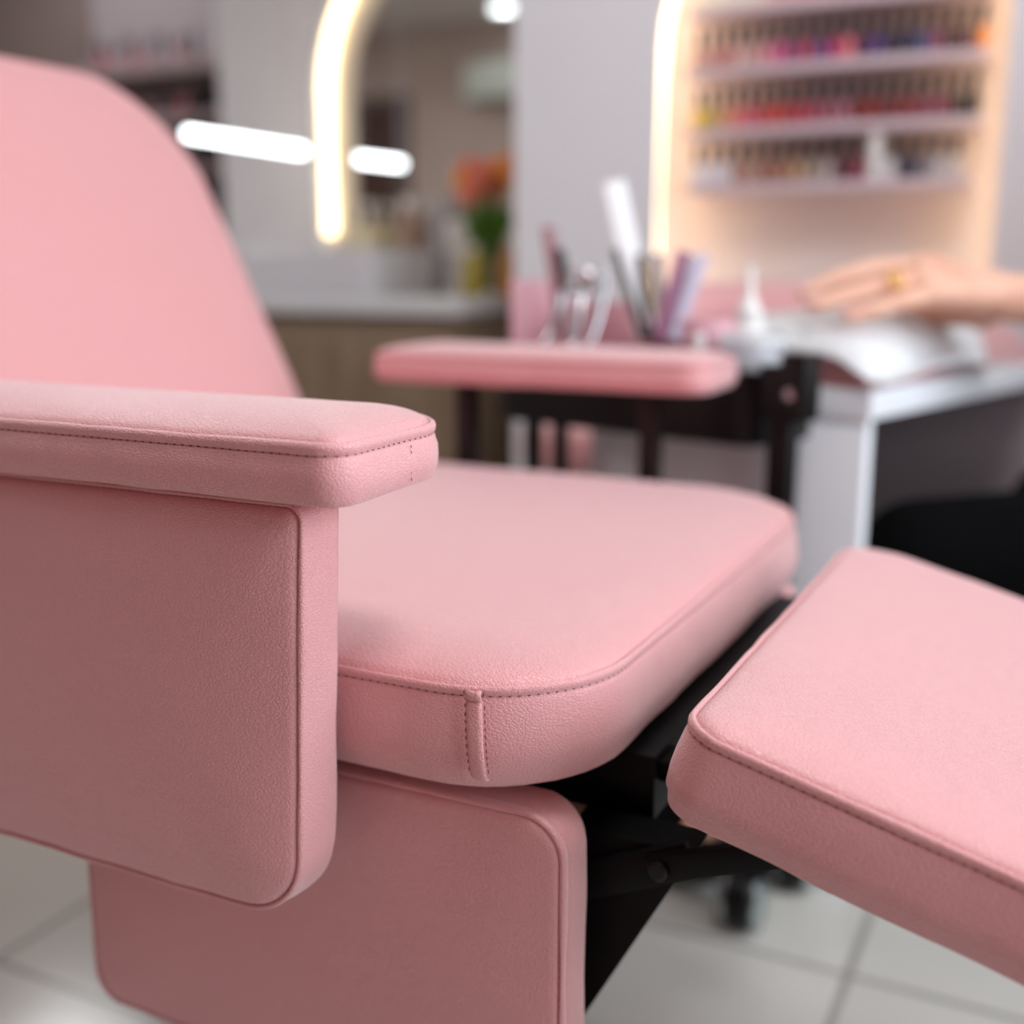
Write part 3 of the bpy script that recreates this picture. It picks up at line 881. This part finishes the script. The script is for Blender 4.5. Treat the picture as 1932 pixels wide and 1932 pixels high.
# ------------------------------------------------------------------ person at the table (hand, sleeve, trousers)
person = thing('person', 'person in black trousers resting a ringed hand on the white towel', 'person', (0.42, 1.85, 0))
bm = newbm()
WR = at(1900, 556, 1.43)
mc = {'index': at(1748, 502, 1.515), 'middle': at(1738, 506, 1.48), 'ring': at(1740, 528, 1.445), 'pinky': at(1758, 556, 1.415)}
fing = {
    'index': [at(1748, 502, 1.515), at(1668, 507, 1.515), at(1604, 530, 1.51), at(1552, 552, 1.505)],
    'middle': [at(1738, 504, 1.485), at(1644, 508, 1.485), at(1572, 530, 1.475), at(1520, 553, 1.47)],
    'ring': [at(1740, 530, 1.445), at(1652, 543, 1.43), at(1585, 563, 1.422), at(1536, 576, 1.418)],
    'pinky': [at(1758, 556, 1.415), at(1700, 569, 1.405), at(1650, 585, 1.40), at(1604, 597, 1.40)],
    'thumb': [at(1850, 590, 1.50), at(1790, 592, 1.545), at(1730, 590, 1.56), at(1690, 592, 1.565)],
}
rad = {'index': (.016, .0135, .0118, .0098), 'middle': (.016, .0138, .012, .010), 'ring': (.016, .0135, .0118, .0098), 'pinky': (.015, .0118, .0105, .009), 'thumb': (.021, .017, .015, .012)}
for k, P in fing.items():
    r = rad[k]
    for i in range(3):
        capsule(bm, P[i], r[i], P[i+1], r[i+1])
    capsule(bm, WR + (P[0]-WR)*0.08, 0.027, P[0], r[0]*1.08)
for a, b in (('index', 'middle'), ('middle', 'ring'), ('ring', 'pinky')):
    capsule(bm, fing[a][0], rad[a][0], fing[b][0], rad[b][0])
    capsule(bm, WR.lerp(fing[a][0], 0.5), 0.022, WR.lerp(fing[b][0], 0.5), 0.022)
EL = V((0.26, 1.66, 0.72)); SH = V((0.37, 1.68, 1.10))
capsule(bm, WR-V((0, 0, 0.004)), 0.030, WR.lerp(EL, 0.2), 0.034); capsule(bm, WR.lerp(EL, 0.2), 0.034, WR.lerp(EL, 0.75), 0.047); capsule(bm, WR.lerp(EL, 0.75), 0.047, EL, 0.044)
capsule(bm, EL, 0.044, SH, 0.055)
CH = V((0.46, 1.87, 1.02)); NK = V((0.455, 1.87, 1.20)); HDC = V((0.42, 1.87, 1.37))
capsule(bm, SH, 0.06, V((0.46, 1.82, 1.10)), 0.08); capsule(bm, V((0.46, 1.82, 1.08)), 0.1, CH, 0.12)
capsule(bm, CH, 0.1, NK, 0.05); capsule(bm, NK, 0.05, HDC-V((0, 0, 0.06)), 0.055)
ellipsoid(bm, HDC, 0.105, 0.085, 0.125, 24, 16)
capsule(bm, HDC+V((-0.098, 0, -0.01)), 0.011, HDC+V((-0.112, 0, -0.03)), 0.015)   # nose
capsule(bm, HDC+V((-0.085, 0, -0.085)), 0.03, HDC+V((-0.06, 0, -0.09)), 0.035)      # chin
for s in (-1, 1):
    ellipsoid(bm, HDC+V((0.01, 0.086*s, -0.01)), 0.018, 0.01, 0.03, 12, 8)
RS = V((0.50, 2.03, 1.08)); RE = V((0.34, 2.07, 0.80)); RW = V((0.10, 2.02, 0.72))
capsule(bm, CH, 0.1, RS, 0.06); capsule(bm, RS, 0.055, RE, 0.044); capsule(bm, RE, 0.044, RW, 0.03); capsule(bm, RW, 0.028, RW+V((-0.07, -0.01, -0.005)), 0.026)
for k in range(4):
    q = RW+V((-0.08, -0.03+0.02*k, -0.005)); capsule(bm, q, 0.011, q+V((-0.06-0.01*(k in (1, 2)), 0.002*(k-1.5), -0.012)), 0.009)
capsule(bm, RW+V((-0.02, -0.02, 0)), 0.014, RW+V((-0.07, -0.055, -0.01)), 0.011)
body = part('body', bm, M['skin'], person, sharp=180)
md = body.modifiers.new('r', 'REMESH'); md.mode = 'VOXEL'; md.voxel_size = 0.0026; md.use_smooth_shade = True
md = body.modifiers.new('s', 'SMOOTH'); md.factor = 0.5; md.iterations = 5
# nails
bm = newbm()
for k, w_, up in (('index', 0.008, 0.004), ('middle', 0.0085, 0.0), ('ring', 0.0085, 0.0), ('pinky', 0.0072, 0.0)):
    P = fing[k]; d = (P[3]-P[2]).normalized(); nrm = V((-0.1, -0.35, 0.93)); nrm = (nrm-d*nrm.dot(d)).normalized(); s = d.cross(nrm)
    c = P[3] + d*0.002 + nrm*rad[k][3]*0.80
    b2 = newbm(); ellipsoid(b2, (0, 0, 0), 0.0115, w_, 0.0022, 14, 8)
    for v in b2.verts:
        v.co = c + d*v.co.x + s*v.co.y + nrm*v.co.z
    part('fingernail', b2, M['nail'], person, 'pale pink polished nail')
# clothes
bm = newbm()
HPc = V((0.45, 1.86, 0.50))
capsule(bm, HPc, 0.125, CH-V((0, 0, 0.02)), 0.128); capsule(bm, CH-V((0, 0.1, -0.02)), 0.085, SH, 0.066); capsule(bm, CH+V((0, 0.1, 0.02)), 0.085, RS, 0.066)
capsule(bm, SH, 0.066, SH.lerp(EL, 0.45), 0.062); capsule(bm, RS, 0.066, RS.lerp(RE, 0.45), 0.062)
o = part('blouse', bm, M['shirt'], person, sharp=180)
md = o.modifiers.new('r', 'REMESH'); md.mode = 'VOXEL'; md.voxel_size = 0.008; md.use_smooth_shade = True
md = o.modifiers.new('s', 'SMOOTH'); md.factor = 0.5; md.iterations = 6
bm = newbm()
KL = V((-0.178, 1.515, 0.438)); KR = V((-0.02, 1.80, 0.462))
capsule(bm, HPc-V((0, 0.10, 0.02)), 0.11, KL, 0.076); capsule(bm, HPc+V((0, 0.10, -0.02)), 0.11, KR, 0.074); capsule(bm, HPc-V((0, 0.09, 0.02)), 0.115, HPc+V((0, 0.09, -0.02)), 0.115)
for K in (KL, KR):
    capsule(bm, K, 0.072, K+V((0.06, 0.03, -0.22)), 0.062); capsule(bm, K+V((0.06, 0.03, -0.22)), 0.062, K+V((0.11, 0.03, -0.36)), 0.048)
o = part('trousers', bm, M['trouser'], person, sharp=180)
md = o.modifiers.new('r', 'REMESH'); md.mode = 'VOXEL'; md.voxel_size = 0.007; md.use_smooth_shade = True
md = o.modifiers.new('s', 'SMOOTH'); md.factor = 0.5; md.iterations = 6
for K in (KL, KR):
    b2 = newbm(); f0 = K+V((0.115, 0.03, 0)); f0.z = 0.032
    capsule(b2, f0, 0.036, f0+V((-0.16, -0.02, -0.004)), 0.028)
    for v in b2.verts: v.co.z = max(v.co.z, 0.001)
    part('shoe', b2, M['blackpl'], person)
bm = newbm(); ellipsoid(bm, HDC+V((0.025, 0, 0.03)), 0.108, 0.1, 0.118, 24, 16); capsule(bm, HDC+V((0.08, 0, -0.02)), 0.07, HDC+V((0.09, 0, -0.16)), 0.05)
o = part('hair', bm, M['hair'], person, sharp=180)
bm = newbm()
for s in (-1, 1):
    b2 = newbm(); ellipsoid(b2, HDC+V((-0.092, 0.034*s, 0.012)), 0.014, 0.014, 0.010, 14, 10); part('eye', b2, M['whitepl'], person)
b2 = newbm(); ellipsoid(b2, HDC+V((-0.103, 0, -0.062)), 0.008, 0.026, 0.008, 14, 8); part('lips', b2, mat('lips', 'b56a62', 0.4), person)
# ring
P = fing['ring']; c = P[0].lerp(P[1], 0.60); d = (P[1]-P[0]).normalized(); _, s, tt = frame_of(d)
t = thing('finger_ring', 'gold ring with round stones on the ring finger of the resting hand', 'ring', c)
bm = newbm(); tube(bm, [c + (s*math.cos(2*math.pi*i/28)+tt*math.sin(2*math.pi*i/28))*0.0172 for i in range(29)], 0.0021, 10); part('band', bm, M['gold'], t)
for dz in ((1681, 524, 1.418, 0.0052), (1689, 538, 1.412, 0.005)):
    bm = newbm(); ellipsoid(bm, at(*dz[:3]), dz[3], dz[3], dz[3]); part('stone', bm, M['gold'], t)
# client's stool
cc = V((0.45, 1.86, 0))
t = thing('stool', 'low black stool under the seated person', 'stool', cc)
bm = newbm(); lathe(bm, [(0.12, 0.30), (0.165, 0.305), (0.17, 0.34), (0.15, 0.352), (0.02, 0.355)], cc, 32); part('seat', bm, M['blackpl'], t)
bm = newbm(); lathe(bm, [(0.16, 0.0), (0.16, 0.012), (0.03, 0.03), (0.025, 0.30)], cc, 28); part('base', bm, M['chrome'], t)

# ------------------------------------------------------------------ counter, basin and the things on it
CX0, CX1, CY0, CY1 = -2.335, -1.285, 2.30, 2.80
cab = thing('counter_cabinet', 'oak veneer wash counter cabinet under the arched mirror', 'cabinet', ((CX0+CX1)/2, 2.55, 0))
bm = newbm(); box(bm, CX0, CY0, 0.06, CX1, CY1-0.002, 0.684, bev=0.002); part('body', bm, M['wood'], cab)
bm = newbm(); box(bm, CX0+0.02, CY0+0.04, 0, CX1-0.02, CY1-0.01, 0.06); part('plinth', bm, M['darkpost'], cab)
for k in range(2):
    xa = CX0+0.006+k*0.522
    bm = newbm(); box(bm, xa, CY0-0.018, 0.07, xa+0.516, CY0, 0.664, bev=0.0015); part('door', bm, M['wood'], cab)
wt = newbm(); box(wt, CX0, CY0-0.03, 0.69, CX1+0.02, CY1-0.001, 0.725, bev=0.003)
box(wt, CX0+0.03, CY0+0.02, 0.684, CX1-0.02, CY1-0.01, 0.69)
solo('worktop', wt, M['stone'], 'pale stone worktop on the oak wash counter', 'worktop', (-1.8, 2.5, 0.684))
# vessel basin
bm = newbm(); rings = []
for d, z in ((0.03, 0.0), (0.006, 0), (0.003, 0.004), (0, 0.10), (0, 0.110), (0.002, 0.113), (0.012, 0.113), (0.014, 0.110), (0.02, 0.03), (0.05, 0.018), (0.15, 0.016)):
    rings.append([bm.verts.new((x, y, 0.7252+z)) for x, y in outline(-2.0, 2.385, -1.565, 2.70, (0.02,)*4, d, 6, (6, 6, 6, 6))])
ring_bridge(bm, rings)
solo('wash_basin', bm, M['ceramic'], 'white rectangular vessel basin on the worktop below the mirror', 'basin', (-1.78, 2.54, 0.7252))


def stand(name, label, cat, x, y, prof, m, extra=(), group=None, z=0.7252):
    c = V((x, y, z)); t = thing(name, label, cat, c, group)
    b = newbm(); lathe(b, prof, c, 20); part('body', b, m, t)
    for nm, pr, m2 in extra:
        b = newbm(); lathe(b, pr, c, 18); part(nm, b, m2, t)
    return t


def xat(px, y):     # X where the view through picture column px meets depth y
    p = at(px, 470, 1.0); return p.x*y/p.y


stand('soap_bottle', 'olive yellow soap bottle on the worktop in front of the flowers', 'bottle', xat(893, 2.50), 2.50, [(0.02, 0), (0.029, 0.003), (0.029, 0.09), (0.02, 0.103), (0.01, 0.107)], M['soap'], [('cap', [(0.011, 0.1075), (0.011, 0.122), (0.003, 0.123)], M['whitepl'])])
stand('amber_bottle', 'amber glass bottle at the right end of the worktop', 'bottle', xat(958, 2.45), 2.45, [(0.012, 0), (0.019, 0.003), (0.019, 0.085), (0.01, 0.1), (0.008, 0.115), (0.002, 0.116)], M['amber'])
stand('pump_bottle', 'cream pump bottle behind the basin beside the light strip', 'bottle', xat(697, 2.74), 2.74, [(0.022, 0), (0.034, 0.003), (0.034, 0.14), (0.02, 0.18), (0.012, 0.19), (0.003, 0.191)], solid('cream plastic', 'd9cfae', 0.4), [('pump', [(0.008, 0.191), (0.008, 0.225), (0.02, 0.23), (0.02, 0.24), (0.003, 0.242)], M['whitepl'])])
stand('bottle', 'peach tall bottle behind the basin left of the clear cylinder', 'bottle', xat(770, 2.74), 2.74, [(0.015, 0), (0.026, 0.003), (0.026, 0.2), (0.018, 0.215), (0.004, 0.216)], solid('frosted peach', 'c6a796', 0.3, trans=0.4), [('cap', [(0.019, 0.2165), (0.019, 0.25), (0.004, 0.251)], M['whitepl'])])
stand('glass_cylinder', 'tall clear glass cylinder behind the basin near the flowers', 'vase', xat(826, 2.74), 2.74, [(0.015, 0), (0.027, 0.003), (0.027, 0.245), (0.0255, 0.245), (0.0255, 0.006), (0.01, 0.005)], M['clearpl'])
c = V((xat(868, 2.74), 2.74, 0.7252)); bm = newbm(); box(bm, c.x-0.03, c.y-0.02, c.z, c.x+0.03, c.y+0.02, c.z+0.19, bev=0.003)
solo('tissue_box', bm, M['whitepl'], 'upright white box behind the flowers on the worktop', 'box', c)
# tulips
vx, vy = xat(925, 2.60), 2.60
vase = stand('vase', 'clear glass vase holding the bunch of pink and orange tulips', 'vase', vx, vy, [(0.03, 0), (0.042, 0.003), (0.044, 0.05), (0.038, 0.11), (0.042, 0.125), (0.040, 0.125), (0.036, 0.11), (0.041, 0.05), (0.038, 0.008), (0.01, 0.006)], M['glass'])
tulips = [(868, 342, 1), (882, 318, 0), (900, 345, 0), (915, 322, 0), (930, 345, 0), (945, 318, 1), (958, 340, 1), (938, 368, 0), (880, 372, 0), (962, 312, 0), (905, 372, 0)]
hues = ['salmon', 'orange']
for i, (px_, py_, hu) in enumerate(tulips):
    dd = 2.84 + 0.05*math.sin(i*2.1); hd = at(px_, py_, dd)
    base = V((vx + 0.018*math.cos(i*1.7), vy + 0.018*math.sin(i*1.7), 0.7252+0.012))
    pos = ['at the outer left', 'high at the left', 'left of the middle', 'top middle', 'right of the middle', 'high at the right', 'at the right edge', 'low at the right', 'low at the left', 'topmost at the right edge', 'low in the middle'][i]
    t = thing('tulip', '%s tulip %s of the bunch in the glass vase' % (hues[hu], pos), 'flower', base, 'tulips in the glass vase')
    bm = newbm(); mid = base.lerp(hd, 0.55); mid.z += 0.01; tube(bm, [base, mid, hd-V((0, 0, 0.012))], 0.0035, 8); part('stem', bm, M['leaf'], t)
    bm = newbm(); lathe(bm, [(0.004, -0.022), (0.017, -0.014), (0.021, 0.002), (0.017, 0.02), (0.008, 0.030), (0.014, 0.018), (0.012, 0)], hd, 14, cap1=False); part('bloom', bm, M['tulip2'] if hu else M['tulip'], t)
    for s in range(3):
        a = i*1.3+s*2.2; q = base.lerp(hd, 0.45); tip = q+V((0.05*math.cos(a), 0.03*math.sin(a), 0.05+0.015*s))
        bm = newbm(); stick(bm, base.lerp(hd, 0.30), tip, 0.022, 0.002, (math.sin(a), -1, 0.3), 0.0005); part('leaf', bm, M['leaf'], t)

# arched mirror with its light strip
MCX, MR_, MZS = -1.52, 0.445, 1.25
mir = thing('arched_mirror', 'arched wall mirror with warm light strip above the basin', 'mirror', (MCX, YM, 0.80))


def arch_band(bm, r0, r1, y0, y1, z0):
    A = arch_pts(MCX, r0, MZS, z0, 40); B = arch_pts(MCX, r1, MZS, z0, 40)
    q = [[bm.verts.new((x, y, z)) for x, z in P] for P in (A, B) for y in (y0, y1)]
    for i in range(len(A)-1):
        for a, b in ((0, 1), (1, 3), (3, 2), (2, 0)):
            bm.faces.new((q[a][i], q[a][i+1], q[b][i+1], q[b][i]))
    bm.faces.new([q[k][0] for k in (0, 1, 3, 2)]); bm.faces.new([q[k][-1] for k in (0, 1, 3, 2)])


bm = newbm(); arch_band(bm, 0.43, 0.47, YM-0.022, YM-0.0005, 0.80); part('frame', bm, M['white'], mir)
bm = newbm(); A = arch_pts(MCX, 0.448, MZS, 0.885, 40)
tube(bm, [(x+0.026, YM-0.036, z) for x, z in A], 0.0145, 12); part('light_strip', bm, M['led'], mir, 'glowing warm white strip')
bm = newbm(); arch_band(bm, 0.345, 0.43, YM-0.020, YM-0.0005, 0.80); part('frosted_edge', bm, M['bezel'], mir)
bm = newbm(); A = arch_pts(MCX, 0.346, MZS, 0.80, 40)
q = [[bm.verts.new((x, y, z)) for x, z in A] for y in (YM-0.014, YM-0.001)]
bm.faces.new(q[0]); bm.faces.new(list(reversed(q[1])))
for i in range(len(A)):
    j = (i+1) % len(A); bm.faces.new((q[0][i], q[0][j], q[1][j], q[1][i]))
part('mirror_glass', bm, M['mirror'], mir, sharp=20)

# linear lamp on thin wires, pointing at the wall
lx, lz = -1.955, 1.10
t = thing('linear_lamp', 'cool white tube lamp hanging in front of the mirror wall', 'lamp', (lx, 2.45, lz))
bm = newbm(); capsule(bm, (-2.022, 2.300, lz+0.012), 0.0105, (-1.948, 2.655, lz-0.002), 0.0105, 18, 6); part('tube', bm, M['tube'], t)
for y in (2.3, 2.62):
    xw = -2.028 + 0.08*(y-2.268)/0.397
    bm = newbm(); tube(bm, [(xw, y, lz+0.011), (xw, y, CEIL)], 0.0007, 6); part('wire', bm, M['steel'], t)
# air conditioner on the back wall, seen in the mirror
t = thing('air_conditioner', 'white wall air conditioner reflected at the right of the mirror', 'air conditioner', (-3.75, YB, 1.9))
bm = newbm(); box(bm, -4.05, YB, 1.90, -3.40, YB+0.2, 2.15, bev=0.02, seg=3); part('body', bm, solid('ac white', 'c6cbc0', 0.5), t)
bm = newbm(); box(bm, -4.0, YB+0.11, 1.888, -3.45, YB+0.195, 1.902); part('vent', bm, M['darkpost'], t)

# ------------------------------------------------------------------ niche: light strips, shelves, polish bottles
bm = newbm()
A = arch_pts(NCX, NR_+0.026, NZS, NZ0+0.02, 40)
nl = thing('niche_light', 'warm light strip lining the arched shelf niche', 'light strip', (NCX, YN, NZ0))
tube(bm, [(x+0.010, YN+0.036, z) for x, z in A], 0.018, 10); part('strip', bm, M['ledniche'], nl)
SH_Z = [1.268, 1.161, 1.053, 0.951]       # top faces
SHX = [(-0.742, -0.215), (-0.742, -0.208), (-0.74, -0.214), (-0.74, -0.222)]
ordn = ['first', 'second', 'third', 'fourth', 'fifth', 'sixth', 'seventh', 'eighth', 'ninth', 'tenth', 'eleventh', 'twelfth', 'thirteenth', 'fourteenth', 'fifteenth', 'sixteenth', 'seventeenth', 'eighteenth', 'nineteenth', 'twentieth', 'twenty-first']
shn = ['top', 'second', 'third', 'lowest']
for i, z in enumerate(SH_Z):
    bm = newbm(); box(bm, SHX[i][0], YN+0.03, z-0.017, SHX[i][1], YN+ND-0.003, z, bev=0.0015)
    solo('shelf', bm, M['shelf'], 'lilac white shelf board, %s of the four in the lit niche' % {'top': 'topmost', 'second': 'second from the top', 'third': 'third from the top', 'lowest': 'lowest'}[shn[i]], 'shelf', ((SHX[i][0]+SHX[i][1])/2, YN+0.09, z-0.017), 'niche shelves')

# one bottle, its parts copied for every other
def polish_proto(kind):
    t = thing('polish_bottle', 'x', 'nail polish', (0, 0, -5))
    b = newbm()
    if kind == 0:
        lathe(b, [(0.006, 0), (0.0108, 0.001), (0.0112, 0.004), (0.0112, 0.031), (0.0095, 0.036), (0.005, 0.0385), (0.0045, 0.041)], (0, 0, -5), 14)
    else:
        box(b, -0.0112, -0.0112, -5, 0.0112, 0.0112, -5+0.036, bev=0.002)
    body_ = part('glass', b, None, t)
    body_.data.materials.append(M['cap'])
    b = newbm(); lathe(b, [(0.0062, 0.0385), (0.0068, 0.041), (0.0062, 0.070), (0.0052, 0.0745), (0.001, 0.075)] if kind == 0 else [(0.0068, 0.036), (0.0072, 0.04), (0.0066, 0.072), (0.001, 0.0745)], (0, 0, -5), 14)
    c_ = part('cap', b, M['cap'], t)
    return t


protos = [polish_proto(0), polish_proto(1)]
used = [False, False]
varnish = {}


def vmat(h, matte=False):
    if h not in varnish:
        varnish[h] = mat('varnish ' + h, h, 0.18, spec=0.5)
    return varnish[h]


def put_bottle(kind, x, y, z, hexc, label, group, s=1.0, capm=None):
    pr = protos[kind]
    if not used[kind]:
        used[kind] = True; o = pr; ch = list(pr.children)
    else:
        o = pr.copy(); COL.objects.link(o); ch = []
        for c in pr.children:
            k = c.copy(); k.parent = o; COL.objects.link(k); ch.append(k)
    o.location = (x, y, z); o['label'] = label; o['group'] = group; o.scale = (s, s, s)
    for k in ch:
        k.material_slots[0].link = 'OBJECT'
        k.material_slots[0].material = vmat(hexc) if k.name.startswith('glass') else (capm or M['cap'])
    return o


def cname(h):
    r, g, b = (int(h[i:i+2], 16) for i in (0, 2, 4))
    mx, mn = max(r, g, b), min(r, g, b)
    if mx < 55: return 'black'
    if mx-mn < 22: return 'white' if mx > 185 else ('grey' if mx > 90 else 'dark grey')
    if b >= r: return 'lilac' if mx > 170 else ('navy' if r < 70 else 'purple')
    if r-g < 45 and b < g-40: return 'yellow'
    if b > g+25: return ('hot pink' if mx > 150 else 'plum') if g < 110 else 'mauve pink'
    if g < 75: return 'red' if mx > 125 else 'dark red'
    if g > 110 and b < g-25: return 'sand'
    if r > 175 and g > 105: return 'pale pink'
    return 'rose' if b >= g-8 else 'coral'


row0 = ['e8e0cc', 'e6dfd0', 'e2dcd0', 'ddd8cf', 'e6d8cc', 'd89aa0', 'd68f98', 'c88a90', 'd29aa2', 'd6a0a0', 'cf8e98', 'c98f96', 'd0a0a4', 'c88890', 'd8a8a8', 'c08890', 'c48a94', 'd09aa0', 'c58f96']
row1 = ['c99a90', 'c48f88', 'b86a6c', 'cfa49c', 'c99a98', 'd08a92', 'd0588a', '92386a', 'b03a60', '6a3a78', 'b02a66', 'e0707a', '56104c', '503078', '241038', '1c1640', '40487a', '8a4468', '4a2034', '5a3448', 'e89048']
row2 = ['e8c03c', 'b8a040', 'd09070', 'd87468', 'c84a68', 'b83a40', 'c43a30', 'a82634', 'b02848', '9c4058', '98505c', 'a06070', '7a1414', '8c1010', '701820', '84202c', '861e30', '8a4058', '8a3a52', '181c20', '101618']
row3 = ['d4d4e0', 'd8d8e6', 'd0d0dc', 'a8786c', 'b08a78', '9c5c50', 'a87860', 'b8906c', 'a89888', 'b0a4a0', '5c1028', '8c2c48', None, 'd8d8da', '28324c', '787884', 'c4c4c8', 'd0ccc8']
for i, row in enumerate((row0, row1, row2, row3)):
    x0, x1 = SHX[i]
    n = len(row); xa = x0+0.018; xb = x1-0.016 if i != 3 else x1-0.03
    for k, h in enumerate(row):
        x = xa + (xb-xa)*k/(n-1)
        if i < 3 and abs(x-NCX) > NR_-0.03: pass
        y = YN+0.052
        if h is None:
            b = newbm(); c = V((x, y, SH_Z[i])); lathe(b, [(0.008, 0), (0.0125, 0.001), (0.0125, 0.08), (0.01, 0.084), (0.002, 0.084)], c, 18)
            solo('cream_tube', b, M['whitepl'], 'white cylinder taller than the polish bottles on the lowest niche shelf', 'bottle', c)
            continue
        lab = '%s nail polish bottle, %s from the left on the %s niche shelf' % (cname(h), ordn[k], shn[i])
        put_bottle(0 if i != 3 or k < 13 else 1, x, y, SH_Z[i]+0.0003, h, lab, 'nail polish bottles in the lit niche', capm=M['whitepl'] if (i == 0 and k < 5) else None)

# ------------------------------------------------------------------ shelf unit in the dim recess at the left
RX0, RX1 = -3.80, -2.60
un = thing('shelf_unit', 'mauve shelf unit with bottles in the dim recess beyond the backrest', 'shelf', (RX0, YR, 0))
bm = newbm(); box(bm, RX0, YR-0.02, 0.2, RX1, YR-0.001, 2.3); part('back', bm, M['shelfback'], un)
RZ = [1.562, 1.372, 1.185]
for z in RZ:
    bm = newbm(); box(bm, RX0+0.02, YR-0.19, z-0.045, RX1, YR-0.02, z, bev=0.002); part('shelf_board', bm, M['shelfdark'], un)
bm = newbm(); box(bm, -3.13, YR-0.19, 0.2, -3.10, YR-0.02, 1.45); part('divider', bm, M['blackpl'], un)
rcol = [['8a7a80', 'b04a58', 'a84450', 'c08a98', '909098', 'b83a48', 'c0484a', 'a89aa4', '8a8288', 'd0a8b0', 'b06a78', '3a4044'], ['2a2024', 'a82838', 'b03040', 'c8a8a8', 'b8a0a0', 'c86a58', 'b87a70', '404048', '5a2a34', '8a3038', 'a04a50', '282024'], ['403034', '984050', 'b89098', '603038', '803840', 'a06068', '50383c', '907078', '382a2c', '703038', 'a08088', '403038']]
for i, z in enumerate(RZ):
    for k in range(12):
        x = -3.70 + 0.048*k
        if abs(x+3.115) < 0.03 and i > 0: continue
        lab = '%s bottle, %s from the left on the %s shelf of the dim recess' % (cname(rcol[i][k]), ordn[k], ['upper', 'middle', 'lower'][i])
        put_bottle(0, x, YR-0.14 + 0.015*math.sin(k*2.3), z+0.0003, rcol[i][k], lab, 'bottles on the recess shelves', s=1.25+0.25*math.sin(k*1.9+i))
